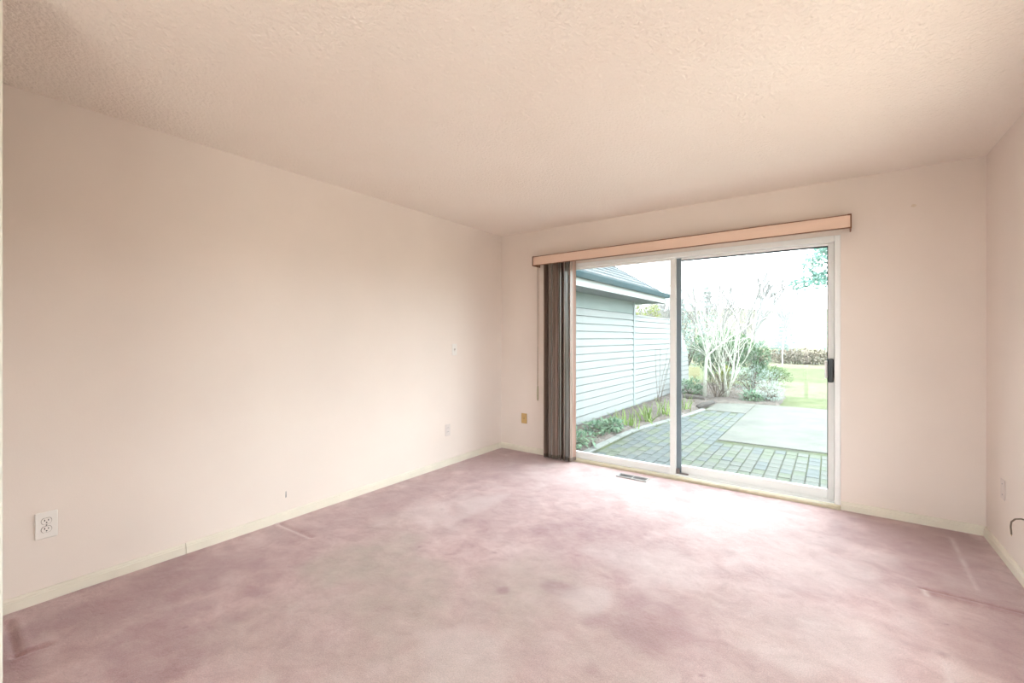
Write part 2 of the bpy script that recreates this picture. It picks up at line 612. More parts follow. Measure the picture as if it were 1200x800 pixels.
    me.polygons.foreach_set('loop_start', np.arange(0, Fq.size, 4, dtype=np.int32))
    me.update(calc_edges=True)
    me.shade_smooth()
    for nm, arr in (('wear', wear), ('stain', stain_dent), ('rub', pale_mark)):
        at = me.attributes.new(nm, 'FLOAT', 'POINT')
        full = np.concatenate([np.clip(arr, 0, 1).ravel(), np.zeros(8)]).astype(np.float32)
        at.data.foreach_set('value', full)
    me.materials.append(M['carpet'])
    o = bpy.data.objects.new('floor', me)
    o['_w'] = (0, 0, 0)
    COL.objects.link(o)
    tag(o, 'worn dusty rose carpet with soiled patches and dents', 'carpet', None, 'structure')


carpet_floor()


# baseboards: flat board with a small bead at the top
def base_profile(sgn, wall):
    return [(wall, 0.0), (wall + sgn * 0.014, 0.0), (wall + sgn * 0.014, 0.043), (wall + sgn * 0.0105, 0.046), (wall + sgn * 0.0105, 0.053),
            (wall + sgn * 0.007, 0.060), (wall, 0.062)]


bb = MB()
bb.prism(base_profile(1, 0.0), 'y', 0.19, 0.985)
bb.prism(base_profile(1, 0.0), 'y', 0.988, BY)
struct('baseboard_left', bb, M['base'], 'cream baseboard along the long wall', 'baseboard')
struct('baseboard_right', MB().prism(base_profile(-1, RX), 'y', FY, BY), M['base'], 'cream baseboard along the right wall', 'baseboard')
bb = MB()
bb.prism(base_profile(-1, BY), 'x', 0.0, DX0)
bb.prism(base_profile(-1, BY), 'x', DX1 + 0.004, RX)
struct('baseboard_back', bb, M['base'], 'cream baseboard beside the sliding door', 'baseboard')

# ---------------------------------------------------------------- sliding door
door = thing('door_1', 'white aluminium sliding glass door to the patio', 'sliding door', ((DX0 + DX1) / 2, BY + 0.06, 0.0), None, 'structure')
FR = 0.040
y0, y1 = BY - 0.006, BY + 0.135
MB().box(DX1 - FR + 0.004, DX1, y0, y1, 0.03, DZ1, 0.003).build('jamb', M['alu'], door)
MB().box(DX0, DX0 + FR, y0, y1, 0.03, DZ1, 0.003).build('jamb', M['alu'], door)
MB().box(DX0 + FR, DX1 - FR + 0.004, y0, y1, DZ1 - 0.044, DZ1, 0.003).build('head', M['alu'], door)
s = MB()
s.box(DX0 + FR, DX1 - FR + 0.004, BY, y1, 0.0, 0.030)
for yy in (BY + 0.024, BY + 0.060, BY + 0.100):
    s.box(DX0 + FR, DX1 - FR + 0.004, yy, yy + 0.006, 0.030, 0.042)
s.build('track', M['alu'], door)
s = MB()
s.prism([(BY - 0.030, 0.0), (BY - 0.030, 0.016), (BY - 0.024, 0.024), (BY - 0.010, 0.030), (BY + 0.004, 0.032), (BY + 0.004, 0.0)], 'x', DX0, DX1)
s.build('threshold_strip', M['sill'], door)


def panel(name, xa, xb, yc, sl, sr, bot, m, gasket=True):
    z0, z1 = 0.034, DZ1 - 0.030
    a, b = yc - 0.016, yc + 0.016
    p = MB()
    p.box(xa, xa + sl, a, b, z0, z1, 0.003)
    p.box(xb - sr, xb, a, b, z0, z1, 0.003)
    p.box(xa + sl, xb - sr, a, b, z0, bot, 0.003)
    p.box(xa + sl, xb - sr, a, b, z1 - 0.030, z1, 0.003)
    o = p.build(name, m, door)
    MB().box(xa + sl - 0.004, xb - sr + 0.004, yc - 0.003, yc + 0.003, bot - 0.004, z1 - 0.026).build('glass_pane', M['glass'], o)
    if gasket:
        g = MB()
        w = 0.005
        for yy in (a - 0.0008, ):
            g.box(xa + sl - 0.001, xa + sl + w, yy + 0.004, yc - 0.003, bot, z1 - 0.030)
            g.box(xb - sr - w, xb - sr + 0.001, yy + 0.004, yc - 0.003, bot, z1 - 0.030)
            g.box(xa + sl, xb - sr, yy + 0.004, yc - 0.003, z1 - 0.041, z1 - 0.029)
        g.build('gasket', M['gasket'], o)
    return o


fixed = panel('fixed_panel', DX0 + FR, 1.955, BY + 0.042, 0.045, 0.050, 0.094, M['alu'], False)
slide = panel('sliding_panel', 1.915, DX1 - FR + 0.004, BY + 0.084, 0.072, 0.040, 0.112, M['alu'])
MB().box(1.956, 1.995, BY + 0.060, BY + 0.0675, 0.040, DZ1 - 0.034).build('interlock', M['alu_dark'], slide)
h = MB()
h.box(3.072, 3.110, BY + 0.018, BY + 0.068, 0.935, 1.112, 0.006)
handle = h.build('handle', M['black'], slide)
MB().box(3.054, 3.072, BY + 0.040, BY + 0.052, 0.962, 1.095, 0.003).build('pull', M['alu'], slide)
h = MB()
h.box(3.1060, 3.1108, BY + 0.0165, BY + 0.030, 1.078, 1.090)
h.box(3.1060, 3.1108, BY + 0.0165, BY + 0.030, 0.957, 0.969)
h.build('handle_screw', M['steel'], slide)
h = MB()
h.box(1.957, 1.985, BY + 0.036, BY + 0.062, 0.040, 0.085, 0.003)
h.box(1.985, 2.06, BY + 0.040, BY + 0.060, 0.036, 0.050, 0.002)
h.build('roller_guide', M['steel'], slide)

# ---------------------------------------------------------------- side window added for extra daylight, right wall, out of the frame
win = thing('window_1', 'wide white-framed window in the right wall beyond the picture edge', 'window', (RX + 0.08, (WY0 + WY2) / 2, WZ0), None, 'structure')
for (ya, yb, za, zb) in ((WY0, WY0 + 0.05, WZ0, WZ1), (WY2 - 0.05, WY2, WZ0, WZ1), (WY0 + 0.05, WY2 - 0.05, WZ0, WZ0 + 0.05), (WY0 + 0.05, WY2 - 0.05, WZ1 - 0.05, WZ1),
                         ((WY0 + WY2) / 2 - 0.03, (WY0 + WY2) / 2 + 0.03, WZ0 + 0.05, WZ1 - 0.05)):
    MB().box(RX + 0.05, RX + 0.11, ya, yb, za, zb, 0.003).build('frame_bar', M['alu'], win)
for (ya, yb) in ((WY0 + 0.05, (WY0 + WY2) / 2 - 0.03), ((WY0 + WY2) / 2 + 0.03, WY2 - 0.05)):
    MB().box(RX + 0.077, RX + 0.083, ya, yb, WZ0 + 0.05, WZ1 - 0.05).build('glass_pane', M['glass'], win)
MB().box(RX - 0.03, RX + 0.05, WY0 - 0.03, WY2 + 0.03, WZ0 - 0.025, WZ0, 0.004).build('window_sill', M['casing'], win)

win = thing('window_2', 'wide white-framed window in the wall behind the camera', 'window', ((QX0 + QX1) / 2, FY - 0.08, QZ0), None, 'structure')  # second added window, there only for its daylight
for (xa, xb, za, zb) in ((QX0, QX0 + 0.05, QZ0, QZ1), (QX1 - 0.05, QX1, QZ0, QZ1), (QX0 + 0.05, QX1 - 0.05, QZ0, QZ0 + 0.05), (QX0 + 0.05, QX1 - 0.05, QZ1 - 0.05, QZ1),
                         ((QX0 + QX1) / 2 - 0.03, (QX0 + QX1) / 2 + 0.03, QZ0 + 0.05, QZ1 - 0.05)):
    MB().box(xa, xb, FY - 0.11, FY - 0.05, za, zb, 0.003).build('frame_bar', M['alu'], win)
for (xa, xb) in ((QX0 + 0.05, (QX0 + QX1) / 2 - 0.03), ((QX0 + QX1) / 2 + 0.03, QX1 - 0.05)):
    MB().box(xa, xb, FY - 0.083, FY - 0.077, QZ0 + 0.05, QZ1 - 0.05).build('glass_pane', M['glass'], win)
MB().box(QX0 - 0.03, QX1 + 0.03, FY - 0.05, FY + 0.03, QZ0 - 0.025, QZ0, 0.004).build('window_sill', M['casing'], win)

# ---------------------------------------------------------------- valance
VY = 3.930
val = thing('valance', 'peach valance with brown edges above the sliding door', 'valance', (1.867, VY + 0.07, 2.03))
val.rotation_euler = (0, -0.0060, 0)
VX0, VX1, VZ0, VZ1 = 0.522, 3.212, 2.0395, 2.1365
MB().box(VX0 + 0.008, VX1 - 0.008, VY + 0.002, VY + 0.014, VZ0 + 0.004, VZ1 - 0.004).build('face_board', M['valance'], val)
for za in (VZ0, VZ1 - 0.006):
    MB().box(VX0 + 0.006, VX1 - 0.006, VY - 0.002, VY + 0.016, za, za + 0.006).build('edge_strip', M['valance_trim'], val)
for xa in (VX0, VX1 - 0.008):
    e = MB().box(xa, xa + 0.008, VY - 0.003, BY - 0.001, VZ0 - 0.002, VZ1 + 0.002)
    e.build('end_cap', M['valance_trim'], val)
for (xa, xb) in ((VX0 + 0.008, VX0 + 0.022), (VX1 - 0.022, VX1 - 0.008)):
    MB().box(xa, xb, VY - 0.003, VY + 0.002, VZ0 - 0.002, VZ0 + 0.007).build('end_lip', M['valance_trim'], val)
    MB().box(xa, xb, VY - 0.003, VY + 0.002, VZ1 - 0.007, VZ1 + 0.002).build('end_lip', M['valance_trim'], val)
MB().box(VX0 + 0.03, VX1 - 0.03, VY + 0.055, VY + 0.098, VZ0 + 0.035, VZ0 + 0.066, 0.003).build('head_rail', M['alu'], val)
MB().box(VX0 + 0.008, VX1 - 0.008, VY + 0.014, BY - 0.001, VZ1 - 0.012, VZ1 - 0.006).build('top_board', M['valance'], val)


# ---------------------------------------------------------------- bunched vertical blind
def slat_material(name, a, b):
    m = mat(name, a, 0.36, 0, 1.0, 0.12, 500, rgb2=b, stretch=(160, 160, 2.6), spec=0.6, transl=0.15, bdist=0.001, detail=6)  # whitish streaks paint reflected light into the slat colour
    return m


SL = [slat_material('slat_brown', (142, 118, 104), (186, 166, 154)),
      slat_material('slat_rose_brown', (160, 124, 108), (206, 178, 164)),
      slat_material('slat_grey_brown', (152, 140, 132), (224, 221, 219)),
      slat_material('slat_dark_brown', (120, 96, 84), (166, 146, 134))]
M['weight'] = mat('slat_weight', (112, 98, 88), 0.5, 0.1, 30)
blind = thing('vertical_blind', 'brown vertical blind slats bunched at the left of the sliding door', 'blind', (0.80, VY + 0.075, 0.0))
NS = 22
for i in range(NS):
    t = i / (NS - 1)
    cx = 0.640 + t * 0.325
    cy = VY + 0.078
    ang = math.radians(R.choice([70, 78, 96, 104, 112, 122]) + R.uniform(-6, 6))
    ux, uy = math.cos(ang), math.sin(ang)
    w, dep, th = 0.089, 0.009 * R.choice([1, 1, -1]), 0.0014
    z0, z1 = 0.014 + R.uniform(0, 0.004), 2.066
    prof = []
    nseg = 6
    for k in range(nseg + 1):
        a = (k / nseg - 0.5)
        bow = dep * (1 - (2 * a) ** 2)
        prof.append((cx + ux * a * w - uy * bow, cy + uy * a * w + ux * bow))
    back = [(x - uy * th, y + ux * th) for (x, y) in prof][::-1]
    out = prof + back
    mi = [0, 1, 3, 0, 2, 3, 0, 2, 3, 1, 0, 2, 2, 0, 3, 2, 0, 2, 2, 3, 0, 1][i]
    so = MB().prism(out, 'z', z0, z1).build('slat', SL[mi], blind)
    wprof = [(x + uy * .001, y - ux * .001) for x, y in prof] + [(x + uy * -.0028, y - ux * -.0028) for x, y in prof[::-1]]
    MB().prism(wprof, 'z', z0 - 0.003, z0 + 0.034).build('weight', M['weight'], so)
    MB().box(cx - 0.003, cx + 0.003, cy - 0.006, cy + 0.006, z1 - 0.004, z1 + 0.016).build('hook', M['plate_white'], so)

cordt = thing('blind_cord', 'thin double blind cord with beige weight hanging left of the slats', 'cord', (0.545, VY + 0.085, 0.58))
MB().tube([(0.538, VY + 0.08, 2.06), (0.536, VY + 0.082, 1.4), (0.532, VY + 0.085, 0.735)], 0.0028, 6).build('cord', M['cord'], cordt)
MB().tube([(0.556, VY + 0.08, 2.06), (0.552, VY + 0.082, 1.4), (0.541, VY + 0.085, 0.735)], 0.0028, 6).build('cord', M['cord_light'], cordt)
MB().tube([(0.536, VY + 0.085, 0.752), (0.536, VY + 0.085, 0.745), (0.536, VY + 0.085, 0.70), (0.536, VY + 0.085, 0.61), (0.536, VY + 0.085, 0.59)],
          [0.004, 0.009, 0.012, 0.011, 0.005], 10).build('cord_weight', M['tassel'], cordt, True)

# ---------------------------------------------------------------- wall plates
# white duplex outlet on the long wall
o1 = thing('wall_outlet', 'white duplex electrical outlet low on the long wall near the corner', 'outlet', (0.0, 0.4175, 0.30))
yc, zc = 0.4175, 0.365
MB().box(0.0, 0.0065, yc - 0.039, yc + 0.039, zc - 0.064, zc + 0.064, 0.004).build('plate', M['plate_white'], o1)
for dz in (0.020, -0.020):
    n = 20
    pr = []
    for k in range(n):
        a = 2 * math.pi * k / n
        pr.append((yc + 0.0175 * math.cos(a), zc + dz + max(-0.0140, min(0.0140, 0.0175 * math.sin(a)))))
    f = MB().prism(pr, 'x', 0.0, 0.0095).build('socket', M['plate_white'], o1)
    MB().prism([(yc + (a - yc) * 1.09, zc + dz + (b - zc - dz) * 1.1) for a, b in pr], 'x', 0.0, 0.0069).build('rim', M['cable'], f)  # dark disc stands in for the shadow line round the socket
    s = MB()
    s.box(0.0088, 0.0100, yc - 0.0078, yc - 0.0048, zc + dz + 0.000, zc + dz + 0.0085)
    s.box(0.0088, 0.0100, yc + 0.0048, yc + 0.0078, zc + dz + 0.001, zc + dz + 0.0078)
    s.disc((0.0088, yc, zc + dz - 0.0066), 0.0028, 'x', 0.0012, 10)
    s.build('slot', M['slot'], f)
MB().disc((0.006, yc, zc), 0.003, 'x', 0.0012, 10).build('screw', M['steel'], o1)

# light switch
sw = thing('light_switch', 'small white toggle light switch on the long wall', 'switch', (0.0, 3.285, 1.09))
MB().box(0.0, 0.006, 3.250, 3.320, 1.091, 1.206, 0.003).build('plate', M['plate_white'], sw)
MB().box(0.006, 0.0075, 3.278, 3.292, 1.132, 1.162).build('toggle_slot', M['plate_paint'], sw)
MB().prism([(0.006, 1.140), (0.020, 1.154), (0.020, 1.160), (0.006, 1.156)], 'y', 3.2805, 3.2895).build('toggle', M['plate_white'], sw)
for z in (1.118, 1.178):
    MB().disc((0.0055, 3.285, z), 0.003, 'x', 0.0011, 8).build('screw', M['plate_paint'], sw)

# painted-over outlet under the switch
po = thing('painted_outlet', 'painted-over outlet below the light switch', 'outlet', (0.0, 3.189, 0.29))
MB().box(0.0, 0.0055, 3.154, 3.224, 0.294, 0.410, 0.003).build('plate', M['plate_paint'], po)
for dz in (0.020, -0.020):
    f = MB().box(0.005, 0.0078, 3.172, 3.206, 0.352 + dz - 0.013, 0.352 + dz + 0.013, 0.0012).build('socket', M['plate_paint'], po)
    s = MB()
    s.box(0.0070, 0.0081, 3.1815, 3.1840, 0.352 + dz, 0.352 + dz + 0.007)
    s.box(0.0070, 0.0081, 3.1940, 3.1965, 0.352 + dz, 0.352 + dz + 0.007)
    s.build('slot', M['slot'], f)

# tan cover plate beside the blind
tp = thing('cover_plate', 'tan brass-coloured wall plate left of the vertical blind', 'wall plate', (0.3215, BY, 0.31))
MB().box(0.284, 0.359, BY - 0.006, BY, 0.314, 0.426, 0.003).build('plate', M['plate_tan'], tp)
MB().disc((0.3215, BY - 0.008, 0.370), 0.0045, 'y', 0.003, 10).build('jack', M['slot'], tp)
for z in (0.336, 0.404):
    MB().disc((0.3215, BY - 0.0072, z), 0.003, 'y', 0.0016, 8).build('screw', M['plate_tan'], tp)

# painted plate on the right wall
rp = thing('painted_plate', 'painted-over blank plate low on the right wall', 'wall plate', (RX, 3.726, 0.33))
MB().box(RX - 0.005, RX, 3.690, 3.762, 0.338, 0.454, 0.003).build('plate', M['plate_paint'], rp)
for z in (0.365, 0.427):
    MB().disc((RX - 0.0060, 3.726, z), 0.0032, 'x', 0.0016, 8).build('screw', M['scuff'], rp)

# cable
MB_c = MB()
MB_c.tube([(RX + 0.004, 3.375, 0.335), (RX - 0.012, 3.385, 0.336), (RX - 0.028, 3.405, 0.325), (RX - 0.036, 3.432, 0.300), (RX - 0.034, 3.452, 0.268),
           (RX - 0.030, 3.458, 0.226)], 0.0038, 8)
cb = thing('loose_cable', 'short grey-brown cable stub poking out of the right wall', 'cable', (RX, 3.41, 0.22))
MB_c.build('sheath', M['cable'], cb, True)
MB().tube([(RX - 0.030, 3.458, 0.227), (RX - 0.0298, 3.4582, 0.216)], 0.0014, 6).build('copper_core', M['plate_tan'], cb)

# filler patch high on the back wall
pt = MB()
rings = []
for k in range(14):
    a = 2 * math.pi * k / 14
    r = 0.013 * (0.7 + 0.5 * R.random())
    rings.append((3.555 + 1.25 * r * math.cos(a), 2.177 + 0.75 * r * math.sin(a)))
pt.prism(rings, 'y', BY - 0.003, BY)
tag(pt.build('filler_patch', M['filler']), 'small rough filler patch high on the wall right of the valance', 'patch')


def mark(y, z0, z1, w, label):
    k = MB()
    k.poly([(0.0006, y - w, z0), (0.0006, y + w, z0 + 0.004), (0.0006, y + w * .6, z1), (0.0006, y - w * .5, z1 - 0.005),
            (0.0, y - w, z0), (0.0, y + w, z0 + 0.004), (0.0, y + w * .6, z1), (0.0, y - w * .5, z1 - 0.005)],
           [(0, 1, 2, 3), (7, 6, 5, 4), (0, 4, 5, 1), (1, 5, 6, 2), (2, 6, 7, 3), (3, 7, 4, 0)])
    tag(k.build('scuff_mark', M['scuff']), label, 'scuff')


mark(1.580, 0.153, 0.200, 0.0035, 'short dark scuff low on the long wall above the baseboard')

# ---------------------------------------------------------------- floor register
vt = thing('floor_register', 'grey metal floor vent set in the carpet before the door', 'floor vent', (1.636, 3.886, 0.0))
vx0, vx1, vy0, vy1 = 1.497, 1.777, 3.832, 3.940
f = MB()
f.box(vx0, vx1, vy0, vy0 + 0.016, 0.0, 0.009, 0.002)
f.box(vx0, vx1, vy1 - 0.016, vy1, 0.0, 0.009, 0.002)
f.box(vx0, vx0 + 0.016, vy0 + 0.016, vy1 - 0.016, 0.0, 0.009, 0.002)
f.box(vx1 - 0.016, vx1, vy0 + 0.016, vy1 - 0.016, 0.0, 0.009, 0.002)
f.box((vx0 + vx1) / 2 - 0.005, (vx0 + vx1) / 2 + 0.005, vy0 + 0.016, vy1 - 0.016, 0.001, 0.008)
f.build('frame', M['vent'], vt)
MB().box(vx0 + 0.012, vx1 - 0.012, vy0 + 0.012, vy1 - 0.012, -0.004, 0.0022).build('duct_opening', M['vent_dark'], vt)
n = 22
for k in range(n):
    x = vx0 + 0.020 + (vx1 - vx0 - 0.040) * (k + 0.5) / n
    MB().prism([(x - 0.003, 0.002), (x - 0.0012, 0.002), (x + 0.0030, 0.0075), (x + 0.0012, 0.0075)], 'y', vy0 + 0.016, vy1 - 0.016).build('louvre', M['vent'], vt)

# ================================================================ outside


def emat(name, rgb, rough=0.6, *a, **kw):
    # darkens all garden colours evenly so they hold at the room's exposure
    kw['k'] = kw.get('k', 0.28) * 1.52
    return mat(name, rgb, rough, *a, **kw)


G = -0.12
M['lawn'] = emat('lawn', (134, 146, 102), 0.9, 0, 3.0, 0.6, 90, rgb2=(168, 174, 132), detail=8, bdist=0.03, k=0.23, spec=0.05)
M['field'] = emat('far_field', (150, 152, 120), 0.95, 0, 0.15, 0, rgb2=(186, 176, 146), detail=6, k=0.27, spec=0.05)  # paler tone stands in for haze over the distance
M['soil'] = emat('bed_soil', (86, 78, 72), 0.95, 0, 9.0, 0.8, 60, rgb2=(124, 114, 106), detail=8, bdist=0.03, k=0.5)
M['joint'] = emat('paver_joint_moss', (78, 86, 72), 0.95, 0, 1.6, 0.5, 80, rgb2=(126, 144, 70), detail=5, k=0.16)
M['slab'] = emat('concrete_slab', (150, 152, 144), 0.85, 0, 2.2, 0.2, 90, rgb2=(176, 176, 164), detail=8, k=0.21, spec=0.15)
PV = [emat('paver_grey', (128, 134, 128), 0.85, 0, 5, 0.3, 90, rgb2=(158, 162, 152), detail=6, k=0.25, spec=0.15),
      emat('paver_blue_grey', (120, 130, 130), 0.85, 0, 5, 0.3, 90, rgb2=(146, 154, 152), detail=6, k=0.25, spec=0.15),
      emat('paver_mossy', (120, 132, 112), 0.85, 0, 5, 0.3, 90, rgb2=(152, 160, 140), detail=6, k=0.25, spec=0.15)]
M['kerb'] = emat('edging_concrete', (168, 172, 166), 0.85, 0.08, 6, 0.2, 70)
M['siding'] = emat('siding_white', (200, 206, 204), 0.6, 0.03, 4, 0.06, 50, stretch=(4, 0.4, 8), k=0.24)
M['siding_trim'] = emat('siding_trim', (190, 202, 202), 0.6, 0.04, 3)
M['frieze'] = emat('frieze_board', (172, 190, 186), 0.65, 0.06, 3, stretch=(3, 0.5, 5))
M['fence'] = emat('fence_white', (206, 210, 208), 0.6, 0.03, 4, 0.06, 50, stretch=(4, 0.4, 8), k=0.24)
M['fascia'] = emat('fascia_white', (214, 220, 216), 0.55, 0.03, 4)
M['gutter'] = emat('gutter_blue_grey', (100, 134, 144), 0.6, 0.06, 6, spec=0.2, k=0.2)
M['soffit'] = emat('soffit_grey', (150, 162, 164), 0.7, 0.04, 6)
SH = [emat('shingle_pale_grey', (134, 142, 146), 0.9, 0.08, 30, 0.3, 200, k=0.22),
      emat('shingle_grey', (122, 132, 138), 0.9, 0.08, 30, 0.3, 200, k=0.22),
      emat('shingle_light', (146, 152, 154), 0.9, 0.08, 30, 0.3, 200, k=0.22)]
M['foundation'] = emat('foundation', (150, 154, 150), 0.9, 0.08, 5)
M['bark_pale'] = emat('bark_pale_lichen', (168, 172, 156), 0.9, 0, 14, 0.4, 60, rgb2=(206, 206, 194), k=0.6)
M['bark_far'] = emat('bark_far_grey', (150, 148, 146), 0.9, 0, 2, rgb2=(172, 168, 164), k=0.34)
M['bark_brown'] = emat('bark_brown', (128, 112, 98), 0.9, 0.12, 12)
M['leaf_rhodo'] = emat('leaf_evergreen', (72, 108, 78), 0.5, 0, 2.0, rgb2=(118, 150, 104), transl=0.2, k=0.42)
M['leaf_bright'] = emat('leaf_yellow_green', (160, 176, 70), 0.6, 0, 3.0, rgb2=(192, 200, 100), transl=0.3)
M['leaf_grey'] = emat('leaf_grey_green', (134, 156, 146), 0.7, 0, 3.0, rgb2=(172, 188, 176), transl=0.2, k=0.5)
M['leaf_mid'] = emat('leaf_mid_green', (112, 146, 86), 0.6, 0, 3.0, rgb2=(156, 180, 118), transl=0.25)
M['leaf_low'] = emat('leaf_ground_cover', (96, 138, 112), 0.6, 0, 6.0, rgb2=(150, 182, 140), transl=0.2, k=0.42)
M['blade'] = emat('bulb_blade_green', (128, 166, 70), 0.5, 0, 8.0, rgb2=(176, 200, 110), transl=0.3, k=0.45)
M['needle'] = emat('conifer_far', (128, 152, 146), 0.8, 0, 1.0, rgb2=(158, 176, 168), k=0.5)
M['needle_dark'] = emat('conifer_teal', (84, 128, 116), 0.8, 0, 1.0, rgb2=(126, 162, 148), k=0.5)
M['hedge'] = emat('hedge_brown', (140, 126, 112), 0.9, 0, 1.5, rgb2=(168, 152, 136), k=0.42)
M['litter'] = emat('leaf_litter', (120, 100, 84), 0.9, 0, 9, rgb2=(170, 150, 130))
M['wood_pale'] = emat('board_pale_yellow', (206, 200, 150), 0.7, 0.06, 8, stretch=(1, 6, 6))
M['post'] = emat('post_white', (220, 220, 214), 0.6, 0.05, 8)
M['log'] = emat('log_dark', (92, 84, 78), 0.9, 0.2, 12, 0.5, 40)


# ---------------------------------------------------------------- ground
def terrain():
    xs = np.concatenate([np.linspace(-90, -6, 22), np.linspace(-5.5, 9, 30), np.linspace(10, 80, 18)])
    ys = np.concatenate([np.linspace(-60, -2, 16), np.linspace(-1, BY + T - 0.3, 6), np.linspace(BY + T, 16, 36), np.linspace(17, 60, 44), np.linspace(62, 160, 40)])
    X, Y = np.meshgrid(xs, ys)
    Z = np.full_like(X, -0.15)
    Z += (vnoise(X + 100, Y, 11, 1.7) - 0.5) * 0.05 * smooth01((Y - 11) / 3)
    Z += smooth01((Y - 16) / 30) * -0.5
    Z += 8.0 * smooth01((Y - 44) / 70) + (vnoise(X + 100, Y, 12, 14.0) - 0.5) * 2.0 * smooth01((Y - 45) / 30)
    ny, nx = X.shape
    V = np.stack([X, Y, Z], -1).reshape(-1, 3)
    idx = np.arange(nx * ny).reshape(ny, nx)
    Fq = np.stack([idx[:-1, :-1], idx[:-1, 1:], idx[1:, 1:], idx[1:, :-1]], -1).reshape(-1, 4)
    cut = int(np.argmin(np.abs(ys - 27)))
    ncol = nx - 1
    a, b = Fq[:cut * ncol], Fq[cut * ncol:]
    for nm, q, m, lab, sm in (('lawn', a, M['lawn'], 'yellow-green winter lawn beyond the patio', True),
                              ('field', b, M['field'], 'pale far field rising behind the hedge', True)):
        me = bpy.data.meshes.new(nm)
        us, inv = np.unique(q, return_inverse=True)
        me.from_pydata(V[us].tolist(), [], inv.reshape(q.shape).tolist())
        me.shade_smooth()
        me.materials.append(m)
        o = bpy.data.objects.new(nm, me)
        o['_w'] = (0, 0, 0)
        COL.objects.link(o)
        tag(o, lab, 'ground', None, 'structure')


terrain()

# planting bed: low mound of soil beside the siding and around the shrubs
bx = np.linspace(-0.15, 2.3, 62)
by = np.linspace(BY + T + 0.02, 14.2, 190)
BX, BYY = np.meshgrid(bx, by)
edge = np.where(BYY < 5.9, 0.66, np.where(BYY < 9.6, 0.66 + 0.42 * smooth01((BYY - 5.9) / 3.4), 1.08 + 1.15 * smooth01((BYY - 9.9) / 0.9)))
edge = np.where(BYY > 12.2, edge - 1.2 * smooth01((BYY - 12.2) / 2.0), edge)
BZ = -0.165 + 0.075 * smooth01((edge + 0.02 - BX) / 0.08) + (vnoise(BX + 5, BYY, 15, 0.16) - 0.5) * 0.045 + (vnoise(BX + 5, BYY, 16, 0.06) - 0.5) * 0.025
BZ = np.where(BX > edge + 0.06, -0.22, BZ)
BZ -= 0.045 * smooth01((0.12 - BX) / 0.25)
BZ[:, 0] -= 0.0
ny, nx = BX.shape
idx = np.arange(nx * ny).reshape(ny, nx)
bq = np.stack([idx[:-1, :-1], idx[:-1, 1:], idx[1:, 1:], idx[1:, :-1]], -1).reshape(-1, 4)
mbb = MB()
mbb.v = np.stack([BX, BYY, BZ], -1).reshape(-1, 3).tolist()
mbb.f = bq.tolist()
struct('planting_bed', mbb, M['soil'], 'dark soil bed between the siding and the paved patio', 'soil bed', True)


def bed_edge(y):
    if y < 5.9:
        return 0.66
    if y < 9.6:
        t = min(1, (y - 5.9) / 3.4)
        return 0.66 + 0.42 * t * t * (3 - 2 * t)
    t = min(1, max(0, (y - 9.9) / 0.9))
    return 1.08 + 1.15 * t * t * (3 - 2 * t)


M['terrace'] = mat('terrace_pale_sandstone', (238, 223, 209), 0.85, 0.06, 1.5, 0.1, 60)  # added unseen paving, pale and warm to bounce daylight upward
tr = MB()
tr.box(RX + T + 0.01, RX + T + 7.0, -8.0, BY + T, G - 0.04, G)
tr.box(-3.0, RX + T + 0.009, -8.0, FY - T - 0.01, G - 0.04, G)
struct('terrace', tr, M['terrace'], 'pale sandstone terrace around the side of the house, out of view', 'terrace')
ev = MB()  # added overhang blocks high sky light at the extra windows
ev.box(RX + T + 0.005, RX + T + 1.1, FY - T - 1.1, BY + T, 2.20, 2.40)
ev.box(-T, RX + T, FY - T - 1.1, FY - T - 0.005, 2.20, 2.40)
struct('roof_overhang', ev, M['casing'], 'white roof overhang above the side terrace, out of view', 'roof')

# patio base, pavers one by one, concrete slabs
patio = thing('patio', 'grey block-paved patio with mossy joints outside the door', 'patio', (2.2, BY + T, G - 0.03), None, 'structure')
pb = MB().prism([(0.62, BY + T), (5.6, BY + T), (5.6, 10.5), (1.16, 10.5), (1.10, 9.3), (0.80, 7.2), (0.66, 5.9)], 'z', G - 0.045, G - 0.011)
pb.build('paving_base', M['joint'], patio)
PW = 0.1165
pm = {}


def paver_mesh(w, l, mi):
    k = (w, l, mi)
    if k not in pm:
        me = MB().box(-w / 2, w / 2, -l / 2, l / 2, -0.03, 0.0, 0.005).mesh('paver')
        me.materials.append(PV[mi])
        pm[k] = me
    return pm[k]


count = 0
# right-hand field: near-square blocks in straight columns, up to the concrete slab
RL = 0.172
for i in range(12):
    x = 1.842 + PW * (i + 0.5)
    for j in range(13):
        y = BY + T + 0.03 + RL * (j + 0.5)
        if y + RL / 2 > 6.50:
            continue
        o = piece('paver', paver_mesh(PW - 0.010, RL - 0.008, R.choice([0, 0, 1, 2])), patio,
                  (x + R.uniform(-.001, .001), y + R.uniform(-.0015, .0015), G + R.uniform(-0.0035, 0.0025)))
        o.rotation_euler = (R.uniform(-.008, .008), R.uniform(-.012, .012), R.uniform(-.012, .012))
        count += 1
